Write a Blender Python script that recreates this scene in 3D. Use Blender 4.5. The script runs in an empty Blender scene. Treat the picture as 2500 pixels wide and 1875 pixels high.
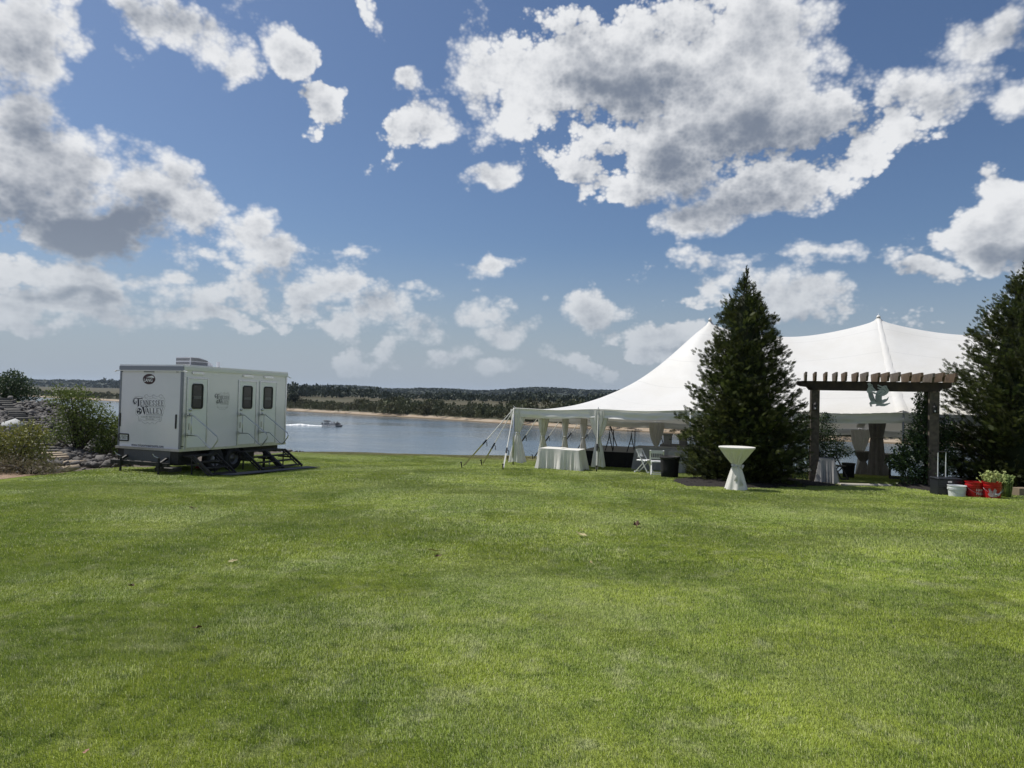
import bpy, math, random
import numpy as np
from mathutils import Vector, Matrix

S = bpy.context.scene
R = math.radians

# ------------------------------------------------------------------ camera
FPX = 1733.0                      # focal length in pixels of the 2500 x 1875 photograph
PITCH, ROLL = R(0.843), R(1.23)
EYE = Vector((0.0, 0.0, 1.6))
FW = Vector((0, math.cos(PITCH), math.sin(PITCH)))
_u0 = Vector((0, -math.sin(PITCH), math.cos(PITCH)))
RT = Vector((1, 0, 0)) * math.cos(ROLL) + _u0 * math.sin(ROLL)
UP = Vector((-1, 0, 0)) * math.sin(ROLL) + _u0 * math.cos(ROLL)
cam_d = bpy.data.cameras.new('camera')
cam_d.sensor_width = 36.0
cam_d.lens = 36.0 * FPX / 2500.0
cam_d.clip_start = 0.05
cam_d.clip_end = 9000.0
cam = bpy.data.objects.new('camera', cam_d)
S.collection.objects.link(cam)
m3 = Matrix((RT, UP, -FW)).transposed()
cam.matrix_world = Matrix.Translation(EYE) @ m3.to_4x4()
S.camera = cam

def ray(x, y):
    d = FW + RT * ((x - 1250.0) / FPX) + UP * ((937.5 - y) / FPX)
    return d

def at(x, y, Y):
    d = ray(x, y)
    return EYE + d * (Y / d.y)

def hit_plane(x, y, p, n):
    d = ray(x, y)
    return EYE + d * ((Vector(p) - EYE).dot(n) / d.dot(n))

# ------------------------------------------------------------------ colour management
S.view_settings.view_transform = 'Standard'
S.view_settings.look = 'None'
S.view_settings.gamma = 1.0
S.view_settings.exposure = 0.0
S.view_settings.use_curve_mapping = False
S.render.engine = 'CYCLES'
S.cycles.max_bounces = 6
S.cycles.transparent_max_bounces = 6
S.cycles.volume_bounces = 0

# ------------------------------------------------------------------ sun and sky
SUN_EL = R(59.0)
SUN_H = Vector((-0.92, 0.39, 0.0))          # horizontal direction towards the sun
SUN_H.normalize()
SUN_DIR = Vector((SUN_H.x * math.cos(SUN_EL), SUN_H.y * math.cos(SUN_EL), math.sin(SUN_EL)))
sun_d = bpy.data.lights.new('sun', 'SUN')
sun_d.energy = 4.2
sun_d.angle = R(0.53)
sun_d.color = (1.0, 0.955, 0.88)
sun = bpy.data.objects.new('sun', sun_d)
sun.rotation_euler = (-SUN_DIR).to_track_quat('-Z', 'Y').to_euler()
sun.location = (0, 0, 40)
S.collection.objects.link(sun)

W = bpy.data.worlds.new('World')
S.world = W
W.use_nodes = True
nt = W.node_tree
for n in list(nt.nodes): nt.nodes.remove(n)
def N(tree, typ, **kw):
    n = tree.nodes.new(typ)
    for k, v in kw.items():
        if k == 'ins':
            for i, val in v.items():
                if hasattr(val, 'is_linked') or isinstance(val, bpy.types.NodeSocket):
                    tree.links.new(val, n.inputs[i])
                else:
                    n.inputs[i].default_value = val
        else:
            setattr(n, k, v)
    return n
def M(op, a, b=0.0, c=0.0, tree=None, clamp=False):
    t = tree or nt
    n = N(t, 'ShaderNodeMath', operation=op, use_clamp=clamp, ins={0: a, 1: b, 2: c})
    return n.outputs[0]
def MR(v, a, b, c=0.0, d=1.0, tree=None, smooth=True):
    t = tree or nt
    n = N(t, 'ShaderNodeMapRange', interpolation_type='SMOOTHSTEP' if smooth else 'LINEAR', clamp=True,
          ins={0: v, 1: a, 2: b, 3: c, 4: d})
    return n.outputs[0]
def MIXC(f, a, b, tree=None, blend='MIX'):
    t = tree or nt
    n = N(t, 'ShaderNodeMix', data_type='RGBA', blend_type=blend, clamp_factor=True)
    for i, v in ((0, f), (6, a), (7, b)):
        if isinstance(v, bpy.types.NodeSocket): t.links.new(v, n.inputs[i])
        else: n.inputs[i].default_value = v if i == 0 or len(v) == 4 else tuple(v) + (1.0,)
    return n.outputs[2]

out = N(nt, 'ShaderNodeOutputWorld')
bg = N(nt, 'ShaderNodeBackground')
nt.links.new(bg.outputs[0], out.inputs[0])
SKY_STRENGTH = 0.07
bg.inputs[1].default_value = SKY_STRENGTH
sky = N(nt, 'ShaderNodeTexSky', sky_type='NISHITA', sun_disc=False, sun_elevation=SUN_EL,
        altitude=100.0, air_density=1.0, dust_density=1.4, ozone_density=2.0)
sky.sun_rotation = math.atan2(SUN_H.x, SUN_H.y)
tc = N(nt, 'ShaderNodeTexCoord')
sep = N(nt, 'ShaderNodeSeparateXYZ', ins={0: tc.outputs['Generated']})
az = M('ARCTAN2', sep.outputs[0], sep.outputs[1])
el = M('ARCSINE', sep.outputs[2])
P2 = N(nt, 'ShaderNodeCombineXYZ', ins={0: az, 1: el, 2: 0.0}).outputs[0]
# warp so that the ellipses lose their smooth outline
wn = N(nt, 'ShaderNodeTexNoise', noise_dimensions='2D', ins={'Vector': P2, 'Scale': 6.0, 'Detail': 3.0, 'Roughness': 0.6})
wv = N(nt, 'ShaderNodeVectorMath', operation='SUBTRACT', ins={0: wn.outputs['Color'], 1: (0.5, 0.5, 0.5)})
wv2 = N(nt, 'ShaderNodeVectorMath', operation='SCALE', ins={0: wv.outputs[0], 3: 0.11})
PW = N(nt, 'ShaderNodeVectorMath', operation='ADD', ins={0: P2, 1: wv2.outputs[0]}).outputs[0]

def azel(x, y):
    d = ray(x, y).normalized()
    return math.atan2(d.x, d.y), math.asin(d.z)
def blob_field(lst, src, floor=-1.0, start=None):
    acc = None
    for b in lst:
        cx, cy, rx, ry, rot, wt = b
        a, e = azel(cx, cy)
        ux, uy = azel(cx + 10, cy), azel(cx, cy - 10)
        sx = rx * (ux[0] - a) / 10.0
        sy = ry * (uy[1] - e) / 10.0
        prev = acc if acc is not None else start
        s2 = src if prev is None else N(nt, 'ShaderNodeVectorMath', operation='MULTIPLY_ADD',
                                        ins={0: prev, 1: (1e-9, 1e-9, 1e-9), 2: src}).outputs[0]   # keeps few values alive at once
        mp = N(nt, 'ShaderNodeMapping', vector_type='TEXTURE',
               ins={0: s2, 1: (a, e, 0), 2: (0, 0, R(rot)), 3: (sx, sy, 1)})
        ln = N(nt, 'ShaderNodeVectorMath', operation='DOT_PRODUCT', ins={0: mp.outputs[0], 1: mp.outputs[0]}).outputs['Value']
        v = M('MULTIPLY_ADD', ln, -wt, wt)
        acc = v if acc is None else N(nt, 'ShaderNodeMath', operation='SMOOTH_MAX', ins={0: acc, 1: v, 2: 0.25}).outputs[0]
    return M('MAXIMUM', acc, floor)

BLOBS = [  # x, y, rx, ry, rotation, weight : where each cloud of the sky stands
    (1440, 190, 300, 190, 0, 1.0), (1280, 140, 150, 110, 0, .8), (1760, 130, 270, 170, 0, 1.0),
    (1740, 330, 340, 150, 8, 1.0), (1960, 430, 220, 90, 0, .9), (1690, 555, 110, 45, 10, .8),
    (1440, 410, 150, 75, -15, .8), (1840, 500, 190, 75, 20, .8), (2170, 300, 110, 150, -25, .75),
    (2330, 210, 150, 75, 25, .65), (2400, 70, 200, 65, 12, .75), (2460, 220, 110, 60, 0, .45),
    (2440, 560, 170, 80, 20, 1.0), (2510, 470, 110, 110, 0, 1.0), (2560, 600, 160, 80, 0, 1.0),
    (90, 110, 160, 170, 0, 1.0), (60, 260, 150, 100, 0, .9), (450, 70, 150, 85, 0, .9), (300, 120, 60, 35, 0, .45),
    (560, 160, 60, 50, -35, .5), (620, 20, 70, 50, 0, .6), (690, 150, 50, 60, -30, .5), (775, 240, 80, 62, 10, .85), (870, 25, 50, 28, -30, .4),
    (1010, 300, 120, 55, 22, .65), (945, 370, 55, 40, 30, .45), (980, 215, 32, 22, 0, .4), (1210, 425, 70, 28, 20, .4),
    (100, 420, 200, 150, 0, 1.1), (60, 300, 150, 100, 0, .9), (385, 480, 125, 115, 0, 1.15), (490, 510, 100, 90, 0, 1.1), (590, 590, 110, 70, 0, 1.0), (690, 625, 90, 50, 0, .8),
    (230, 560, 330, 80, 0, 1.0), (690, 640, 110, 45, 0, .8), (130, 670, 230, 50, 0, .7), (560, 725, 190, 62, 0, .8),
    (700, 750, 90, 60, 0, .8), (320, 790, 130, 45, 0, .5), (60, 800, 150, 40, 0, .5), (945, 765, 90, 55, -10, .9), (1055, 795, 45, 32, 0, .6), (820, 800, 80, 30, 0, .5),
    (1165, 770, 55, 38, 30, .6), (1195, 655, 82, 30, 0, .75), (1450, 730, 110, 70, 0, .9), (1530, 745, 60, 30, 0, .5),
    (1260, 810, 65, 32, 0, .6), (1310, 720, 22, 22, 0, .35), (1620, 820, 95, 45, 0, .8), (1600, 865, 80, 25, 0, .6), (1960, 740, 140, 45, 0, .5),
    (2260, 690, 80, 30, 15, .45), (1125, 862, 85, 25, 10, .6), (1230, 900, 60, 22, 0, .45), (1400, 885, 80, 28, -20, .45), (900, 870, 70, 22, 0, .45),
    (2400, 800, 40, 50, 0, .6),
]
DARK = [
    (200, 560, 330, 110, 0, 1.3), (90, 290, 150, 90, 0, .7), (1560, 250, 300, 90, 10, .75), (1800, 400, 380, 150, 12, 1.3), (1430, 240, 110, 60, 0, .8),
    (1950, 480, 230, 80, 10, .9), (2490, 620, 170, 55, 0, .9), (440, 50, 110, 55, 0, .55), (1430, 130, 120, 60, 0, .35),
    (560, 765, 170, 30, 0, .5), (1460, 790, 110, 28, 0, .55), (1000, 800, 110, 28, 0, .5), (640, 680, 130, 18, 0, .6), (1960, 785, 160, 30, 0, .6),
    (1640, 855, 80, 18, 0, .4), (150, 720, 170, 25, 0, .55), (2450, 60, 130, 40, 0, .5), (2250, 280, 100, 90, -30, .35), (790, 275, 70, 30, 0, .5), (1700, 590, 80, 15, 0, .3),
    (2260, 725, 70, 14, 0, .4), (90, 480, 200, 70, 0, .6),
]
bf = blob_field(BLOBS, PW)
df = blob_field(DARK, PW, floor=0.0, start=bf)

def fbm(src, scale, detail, rough, lac=2.1):
    return N(nt, 'ShaderNodeTexNoise', noise_dimensions='2D',
             ins={'Vector': src, 'Scale': scale, 'Detail': detail, 'Roughness': rough, 'Lacunarity': lac}).outputs['Fac']
# stretch: clouds lower in the sky are farther off, so smaller and flatter
elc = M('MAXIMUM', el, 0.02)
PN = N(nt, 'ShaderNodeCombineXYZ', ins={0: az, 1: M('MULTIPLY', el, 1.25), 2: 0.0}).outputs[0]
PO = N(nt, 'ShaderNodeVectorMath', operation='ADD', ins={0: PN, 1: (-0.014, 0.024, 0)}).outputs[0]
def billow(src):
    a = fbm(src, 6.5, 8.0, 0.52)
    v = N(nt, 'ShaderNodeTexVoronoi', voronoi_dimensions='2D', feature='SMOOTH_F1',
          ins={'Vector': src, 'Scale': 15.0, 'Detail': 3.0, 'Roughness': 0.62, 'Lacunarity': 2.3, 'Smoothness': 0.45}).outputs['Distance']
    return M('SUBTRACT', M('MULTIPLY', a, 1.75), M('MULTIPLY_ADD', v, 0.75, -0.22))
n0 = billow(PN)
n1 = billow(PO)
# far small clouds in a low band, and clouds in the part of the sky outside the photograph
lowband = M('MULTIPLY', MR(el, 0.02, 0.09), MR(el, 0.30, 0.16))
leftness = MR(az, 0.0, -0.45)
PL = N(nt, 'ShaderNodeCombineXYZ', ins={0: az, 1: M('MULTIPLY', el, 2.6), 2: 3.0}).outputs[0]
gl = fbm(PL, 9.0, 3.0, 0.5)
lowc = M('MULTIPLY_ADD', gl, 3.0, M('MULTIPLY_ADD', leftness, 0.5, -1.75))
lowc = M('SUBTRACT', lowc, M('MULTIPLY', M('SUBTRACT', 1.0, lowband), 1.5))
outside = M('MAXIMUM', M('MAXIMUM', MR(az, 0.66, 0.80), MR(az, -0.66, -0.80)), MR(el, 0.56, 0.68))
gc = fbm(P2, 2.2, 2.0, 0.5)
outc = M('SUBTRACT', M('MULTIPLY_ADD', gc, 5.0, -2.8), M('MULTIPLY', M('SUBTRACT', 1.0, outside), 4.0))  # unseen cloud cover, thinned so that shaded sides come out darker
cov = M('MAXIMUM', M('MAXIMUM', bf, lowc), outc)
D = M('ADD', M('MULTIPLY', cov, 1.12), M('MULTIPLY_ADD', n0, 1.25, -0.42))
alpha = MR(D, -0.02, MR(fbm(PN, 3.0, 1.0, 0.5), 0.35, 0.65, 0.32, 0.95))
relief = M('SUBTRACT', n0, n1)
thick = MR(D, 0.35, 1.65)
shade = M('ADD', M('MULTIPLY', df, M('MULTIPLY_ADD', n0, 0.5, 0.75)), M('MULTIPLY', thick, 0.85))
shade = M('SUBTRACT', shade, M('MULTIPLY', relief, M('MULTIPLY_ADD', thick, -0.55, 1.35)))
shade = M('ADD', shade, M('MULTIPLY_ADD', fbm(PO, 4.0, 3.0, 0.5), -0.8, 0.42))
shade = MR(shade, -0.26, 1.75)
K = 1.0 / SKY_STRENGTH
CW = tuple(c * K for c in (0.84, 0.85, 0.865))
CG = tuple(c * K for c in (0.20, 0.235, 0.30))
ccol = MIXC(shade, CW, CG)
# haze makes the low clouds paler and nearer the sky
HZ = tuple(c * K for c in (0.375, 0.435, 0.505))
base = sky.outputs[0]
base = MIXC(1.0, base, (0.92, 1.05, 1.22), blend='MULTIPLY')
hf = MR(el, 0.22, -0.02)
base = MIXC(M('MULTIPLY', hf, 0.97), base, HZ)
ccol = MIXC(M('MULTIPLY', MR(el, 0.24, 0.0), 0.72), ccol, HZ)
alpha = M('MULTIPLY', alpha, MR(el, 0.0, 0.05, 0.15, 0.97))
col = MIXC(alpha, base, ccol)
nt.links.new(col, bg.inputs[0])
W.cycles.sampling_method = 'MANUAL'
W.cycles.sample_map_resolution = 1024

# ------------------------------------------------------------------ helpers
COL = S.collection
rng = np.random.default_rng(7)
random.seed(7)

def tag(o, label=None, cat=None, group=None, kind=None):
    if label: o['label'] = label
    if cat: o['category'] = cat
    if group: o['group'] = group
    if kind: o['kind'] = kind
    return o

def link(o, parent=None):
    COL.objects.link(o)
    if parent is not None: o.parent = parent
    return o

def empty(name, loc, rz=0.0, mat=None):
    o = bpy.data.objects.new(name, None)
    o.empty_display_size = 0.3
    if mat is not None: o.matrix_world = mat
    else:
        o.location = loc
        o.rotation_euler = (0, 0, rz)
    return link(o)

def mesh_obj(name, me, mat=None, parent=None, loc=None):
    o = bpy.data.objects.new(name, me)
    if mat is not None and not me.materials: me.materials.append(mat)
    if loc is not None: o.location = loc
    return link(o, parent)

def np_mesh(name, V, F, smooth=False, tint=None):
    """V (n,3), F (m,k) faces of one size"""
    me = bpy.data.meshes.new(name)
    V = np.asarray(V, dtype=np.float32); F = np.asarray(F, dtype=np.int32)
    me.vertices.add(len(V)); me.vertices.foreach_set('co', V.ravel())
    k = F.shape[1]
    me.loops.add(F.size); me.loops.foreach_set('vertex_index', F.ravel())
    me.polygons.add(len(F))
    me.polygons.foreach_set('loop_start', np.arange(0, F.size, k, dtype=np.int32))
    me.polygons.foreach_set('loop_total', np.full(len(F), k, dtype=np.int32))
    if smooth: me.polygons.foreach_set('use_smooth', np.ones(len(F), dtype=bool))
    me.update(calc_edges=True)
    if tint is not None:
        a = me.attributes.new('tint', 'FLOAT', 'POINT')
        a.data.foreach_set('value', np.asarray(tint, dtype=np.float32))
    return me

def merge(tv, tf, A, L, tint=None):
    """copies of a template (tv, tf) under linear maps A (n,3,3) at L (n,3)"""
    n = len(L)
    V = np.einsum('nij,kj->nki', A, tv) + L[:, None, :]
    F = tf[None] + (np.arange(n) * len(tv))[:, None, None]
    T = None if tint is None else np.repeat(tint, len(tv))
    return V.reshape(-1, 3), F.reshape(-1, tf.shape[1]), T

class MB:
    def __init__(s): s.v = []; s.f = []
    def add(s, vs, fs):
        b = len(s.v); s.v += [tuple(v) for v in vs]; s.f += [tuple(b + i for i in f) for f in fs]; return s
    def box(s, x0, x1, y0, y1, z0, z1):
        return s.add([(x0,y0,z0),(x1,y0,z0),(x1,y1,z0),(x0,y1,z0),(x0,y0,z1),(x1,y0,z1),(x1,y1,z1),(x0,y1,z1)],
                     [(0,3,2,1),(4,5,6,7),(0,1,5,4),(1,2,6,5),(2,3,7,6),(3,0,4,7)])
    def bevbox(s, x0, x1, y0, y1, z0, z1, b=0.01):
        # box with chamfered vertical edges and top
        p = [(x0+b,y0),(x1-b,y0),(x1,y0+b),(x1,y1-b),(x1-b,y1),(x0+b,y1),(x0,y1-b),(x0,y0+b)]
        q = [(x0+2*b,y0+b),(x1-2*b,y0+b),(x1-b,y0+2*b),(x1-b,y1-2*b),(x1-2*b,y1-b),(x0+2*b,y1-b),(x0+b,y1-2*b),(x0+b,y0+2*b)]
        vs = [(a,c,z0) for a,c in p] + [(a,c,z1-b) for a,c in p] + [(a,c,z1) for a,c in q]
        fs = [tuple(range(7,-1,-1)), tuple(range(16,24))]
        for i in range(8):
            j = (i+1)%8
            fs += [(i,j,8+j,8+i),(8+i,8+j,16+j,16+i)]
        return s.add(vs, fs)
    def tube(s, pts, r, n=8, caps=True, flat=1.0):
        pts = [Vector(p) for p in pts]
        rs = r if isinstance(r, (list, tuple)) else [r]*len(pts)
        rings = []
        up = Vector((0,0,1))
        for i, p in enumerate(pts):
            d = (pts[min(i+1,len(pts)-1)] - pts[max(i-1,0)])
            if d.length < 1e-9: d = Vector((0,0,1))
            d.normalize()
            a = up if abs(d.dot(up)) < 0.95 else Vector((0,1,0))
            u = d.cross(a).normalized(); w = d.cross(u).normalized()
            rings.append([p + (u*math.cos(2*math.pi*k/n) + w*math.sin(2*math.pi*k/n)*flat)*rs[i] for k in range(n)])
        b = len(s.v)
        for rg in rings: s.v += [tuple(v) for v in rg]
        for i in range(len(rings)-1):
            for k in range(n):
                k2 = (k+1)%n
                s.f.append((b+i*n+k, b+i*n+k2, b+(i+1)*n+k2, b+(i+1)*n+k))
        if caps:
            s.f.append(tuple(b+k for k in range(n-1,-1,-1)))
            s.f.append(tuple(b+(len(rings)-1)*n+k for k in range(n)))
        return s
    def bar(s, p, q, w, h, up=(0,0,1)):
        """rectangular bar from p to q, w across, h along the up side"""
        p, q = Vector(p), Vector(q); d = (q-p).normalized(); up = Vector(up)
        u = d.cross(up)
        if u.length < 1e-4: u = d.cross(Vector((1,0,0)))
        u.normalize(); w2 = u.cross(d).normalized()
        vs = []
        for c in (p, q):
            for a, b in ((-1,-1),(1,-1),(1,1),(-1,1)): vs.append(c + u*(a*w/2) + w2*(b*h/2))
        return s.add(vs, [(0,3,2,1),(4,5,6,7),(0,1,5,4),(1,2,6,5),(2,3,7,6),(3,0,4,7)])
    def lathe(s, prof, n=24, c=(0,0,0), rfun=None, cap_top=True, cap_bot=True):
        b = len(s.v)
        for i, (r, z) in enumerate(prof):
            for k in range(n):
                t = 2*math.pi*k/n
                rr = rfun(r, z, t, i) if rfun else r
                s.v.append((c[0]+rr*math.cos(t), c[1]+rr*math.sin(t), c[2]+z))
        for i in range(len(prof)-1):
            for k in range(n):
                k2=(k+1)%n
                s.f.append((b+i*n+k, b+i*n+k2, b+(i+1)*n+k2, b+(i+1)*n+k))
        if cap_bot: s.f.append(tuple(b+k for k in range(n-1,-1,-1)))
        if cap_top: s.f.append(tuple(b+(len(prof)-1)*n+k for k in range(n)))
        return s
    def prism(s, poly, fn, depth):
        """poly of 2D points, fn(a, b, t) -> 3D point, t from 0 to depth"""
        n = len(poly)
        vs = [fn(a,b,0.0) for a,b in poly] + [fn(a,b,depth) for a,b in poly]
        fs = [tuple(range(n)), tuple(range(2*n-1,n-1,-1))] + [(i,n+i,n+(i+1)%n,(i+1)%n) for i in range(n)]
        return s.add(vs, fs)
    def ribbon(s, pts, w, fn, depth, closed=False):
        """flat line of width w along 2D points"""
        P = [Vector((a,b,0)) for a,b in pts]; n = len(P)
        segs = range(n if closed else n-1)
        L, Rr = [], []
        for i in range(n):
            a = P[i-1] if (i > 0 or closed) else P[i]
            b = P[(i+1)%n] if (i < n-1 or closed) else P[i]
            d = (b-a).normalized(); m = Vector((-d.y, d.x, 0))*(w/2)
            L.append(P[i]+m); Rr.append(P[i]-m)
        b0 = len(s.v)
        for i in range(n):
            s.v += [tuple(fn(L[i].x,L[i].y,0)), tuple(fn(Rr[i].x,Rr[i].y,0)), tuple(fn(L[i].x,L[i].y,depth)), tuple(fn(Rr[i].x,Rr[i].y,depth))]
        for i in segs:
            j = (i+1)%n; A=b0+4*i; B=b0+4*j
            s.f += [(A+2,A+3,B+3,B+2),(A,A+2,B+2,B),(A+1,B+1,B+3,A+3)]
        return s
    def build(s, name, mat, parent=None, smooth=False, loc=None, fix=True):
        me = bpy.data.meshes.new(name)
        me.from_pydata(s.v, [], s.f)
        if smooth: me.polygons.foreach_set('use_smooth', [True]*len(me.polygons))
        me.update()
        if fix:
            import bmesh
            bm = bmesh.new(); bm.from_mesh(me); bmesh.ops.recalc_face_normals(bm, faces=bm.faces); bm.to_mesh(me); bm.free()
        if smooth == 'auto':
            for e in me.edges: pass
            me.set_sharp_from_angle(angle=R(35))
        return mesh_obj(name, me, mat, parent, loc)

def copy_tree(o, parent=None):
    c = o.copy(); COL.objects.link(c)
    if parent is not None: c.parent = parent
    for ch in [x for x in bpy.data.objects if x.parent == o and x != c]: copy_tree(ch, c)
    return c

# ------------------------------------------------------------------ materials
def mat(name, color, rough=0.6, metal=0.0, noise=None, bump=None, spec=0.5, trans=0.0, coat=0.0, tint=None, obj_space=True):
    """noise = (scale, second colour, amount, detail); bump = (scale, strength); tint = second colour by the 'tint' attribute"""
    m = bpy.data.materials.new(name); m.use_nodes = True
    t = m.node_tree; b = t.nodes['Principled BSDF']
    b.inputs['Roughness'].default_value = rough
    b.inputs['Metallic'].default_value = metal
    b.inputs['Specular IOR Level'].default_value = spec
    if coat: b.inputs['Coat Weight'].default_value = coat
    c = tuple(color) + (1.0,)
    b.inputs['Base Color'].default_value = c
    src = None
    co = N(t, 'ShaderNodeTexCoord').outputs['Object'] if obj_space else N(t, 'ShaderNodeNewGeometry').outputs['Position']
    if tint is not None:
        at_ = N(t, 'ShaderNodeAttribute', attribute_name='tint')
        src = MIXC(at_.outputs['Fac'], c, tint, tree=t)
    if noise is not None:
        sc, c2, amt = noise[:3]
        nn = N(t, 'ShaderNodeTexNoise', ins={'Vector': co, 'Scale': sc, 'Detail': noise[3] if len(noise) > 3 else 4.0, 'Roughness': 0.6})
        f = M('MULTIPLY', MR(nn.outputs['Fac'], 0.35, 0.68, tree=t), amt, tree=t)
        src = MIXC(f, src if src is not None else c, c2, tree=t)
    if src is not None: t.links.new(src, b.inputs['Base Color'])
    if bump is not None:
        nb = N(t, 'ShaderNodeTexNoise', ins={'Vector': co, 'Scale': bump[0], 'Detail': 5.0, 'Roughness': 0.6})
        bp = N(t, 'ShaderNodeBump', ins={'Strength': bump[1], 'Distance': bump[2] if len(bump) > 2 else 0.02, 'Height': nb.outputs['Fac']})
        t.links.new(bp.outputs[0], b.inputs['Normal'])
    if trans:
        o = t.nodes['Material Output']
        tr = N(t, 'ShaderNodeBsdfTranslucent')
        if src is not None: t.links.new(src, tr.inputs['Color'])
        else: tr.inputs['Color'].default_value = c
        mx = N(t, 'ShaderNodeMixShader', ins={0: trans, 1: b.outputs[0], 2: tr.outputs[0]})
        t.links.new(mx.outputs[0], o.inputs['Surface'])
    return m

MT = {}
MT['white_panel'] = mat('white_panel', (0.72, 0.715, 0.765), 0.2, noise=(1.3, (0.66, 0.66, 0.70), 0.5), spec=0.5, coat=0.3)
MT['door_white'] = mat('door_white', (0.72, 0.745, 0.76), 0.3, coat=0.2)
MT['alu'] = mat('aluminium', (0.55, 0.57, 0.59), 0.35, 0.9, noise=(9, (0.42, 0.44, 0.46), 0.6))
MT['steel'] = mat('bright_steel', (0.50, 0.51, 0.52), 0.3, 1.0)
MT['rim'] = mat('wheel_rim', (0.16, 0.16, 0.17), 0.4, 0.8)
MT['black_metal'] = mat('black_metal', (0.009, 0.009, 0.010), 0.6, noise=(14, (0.03, 0.028, 0.026), 0.6))
MT['rubber'] = mat('rubber', (0.018, 0.018, 0.019), 0.75)
MT['glass_dark'] = mat('dark_glass', (0.035, 0.037, 0.036), 0.25, spec=0.35)
MT['decal'] = mat('navy_print', (0.01, 0.012, 0.03), 0.5)
MT['decal_light'] = mat('grey_print', (0.16, 0.17, 0.19), 0.5)
MT['lens'] = mat('lamp_lens', (0.85, 0.87, 0.9), 0.1)
MT['plate'] = mat('diamond_plate', (0.11, 0.115, 0.13), 0.45, 0.3)
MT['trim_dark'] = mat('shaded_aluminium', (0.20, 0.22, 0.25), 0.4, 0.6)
MT['vinyl'] = mat('tent_vinyl', (0.80, 0.79, 0.76), 0.42, noise=(0.7, (0.74, 0.72, 0.67), 0.6, 6), bump=(1.3, 0.5, 0.05), trans=0.10)
MT['curtain'] = mat('curtain_cloth', (0.78, 0.77, 0.74), 0.85, noise=(6, (0.68, 0.67, 0.64), 0.5), trans=0.22)
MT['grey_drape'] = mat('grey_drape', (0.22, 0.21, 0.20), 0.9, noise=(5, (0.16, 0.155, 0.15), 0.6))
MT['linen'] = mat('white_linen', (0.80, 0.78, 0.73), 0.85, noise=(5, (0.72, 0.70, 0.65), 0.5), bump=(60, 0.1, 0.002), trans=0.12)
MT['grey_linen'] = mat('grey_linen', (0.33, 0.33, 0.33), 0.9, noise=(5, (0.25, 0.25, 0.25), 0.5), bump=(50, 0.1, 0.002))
MT['black_cloth'] = mat('black_cloth', (0.008, 0.008, 0.009), 0.95)
MT['strap'] = mat('strap_white', (0.66, 0.65, 0.60), 0.7)
MT['strap_y'] = mat('strap_yellow', (0.42, 0.38, 0.13), 0.7)
MT['strap_b'] = mat('strap_dark', (0.05, 0.05, 0.055), 0.7)
MT['white_resin'] = mat('white_resin', (0.74, 0.75, 0.76), 0.35)
MT['dark_wood_chair'] = mat('dark_chair', (0.03, 0.028, 0.027), 0.5)
MT['wood'] = mat('weathered_wood', (0.030, 0.022, 0.017), 0.8, noise=(5, (0.065, 0.046, 0.030), 0.8, 8), bump=(24, 0.5, 0.01))
MT['wood3'] = mat('brown_weathered_wood', (0.13, 0.085, 0.045), 0.85, noise=(7, (0.06, 0.042, 0.028), 0.9, 8), bump=(30, 0.5, 0.01))
MT['wood2'] = mat('grey_weathered_wood', (0.085, 0.070, 0.058), 0.85, noise=(9, (0.17, 0.14, 0.10), 0.8, 8), bump=(30, 0.5, 0.01))
for nm in ('wood', 'wood2'):      # grain runs along the piece
    pass
MT['cypress'] = mat('arborvitae_leaf', (0.016, 0.030, 0.009), 0.6, tint=(0.110, 0.135, 0.038), trans=0.30, noise=(1.6, (0.055, 0.052, 0.020), 0.5), spec=0.2)
MT['rose_leaf'] = mat('rose_leaf', (0.028, 0.060, 0.020), 0.45, tint=(0.075, 0.125, 0.035), trans=0.22)
MT['shrub_leaf'] = mat('shrub_leaf', (0.070, 0.105, 0.024), 0.55, tint=(0.20, 0.245, 0.060), trans=0.3, spec=0.25)
MT['dark_shrub_leaf'] = mat('dark_shrub_leaf', (0.035, 0.065, 0.028), 0.5, tint=(0.085, 0.125, 0.050), trans=0.22)
MT['yellow_leaf'] = mat('yellow_green_leaf', (0.14, 0.16, 0.035), 0.55, tint=(0.28, 0.27, 0.07), trans=0.25)
MT['dry_leaf'] = mat('dry_grass', (0.13, 0.12, 0.06), 0.8, tint=(0.20, 0.16, 0.09), trans=0.2)
MT['bark'] = mat('bark', (0.06, 0.048, 0.038), 0.9, bump=(30, 0.6, 0.01))
MT['petal'] = mat('white_petal', (0.66, 0.65, 0.58), 0.6, trans=0.3)
MT['rock'] = mat('riprap_stone', (0.075, 0.070, 0.064), 0.9, tint=(0.205, 0.192, 0.178), noise=(3.5, (0.10, 0.092, 0.085), 0.6), bump=(14, 0.5, 0.03))
MT['slab'] = mat('stone_slab', (0.16, 0.15, 0.13), 0.9, noise=(4, (0.09, 0.085, 0.08), 0.8), bump=(12, 0.5, 0.03))
MT['sandstone'] = mat('tan_stone', (0.36, 0.29, 0.20), 0.9, noise=(4, (0.25, 0.20, 0.15), 0.8), bump=(12, 0.5, 0.03))
MT['red'] = mat('red_plastic', (0.46, 0.012, 0.014), 0.3, noise=(8, (0.36, 0.01, 0.014), 0.5))
MT['white_plastic'] = mat('white_plastic', (0.74, 0.76, 0.76), 0.35)
MT['print_white'] = mat('white_print', (0.72, 0.68, 0.66), 0.5)
MT['label_grey'] = mat('worn_label', (0.50, 0.44, 0.44), 0.6, noise=(40, (0.30, 0.12, 0.12), 0.8))
MT['crate'] = mat('black_crate_plastic', (0.018, 0.020, 0.026), 0.4)
MT['card'] = mat('cardboard', (0.24, 0.19, 0.13), 0.85)
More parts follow.
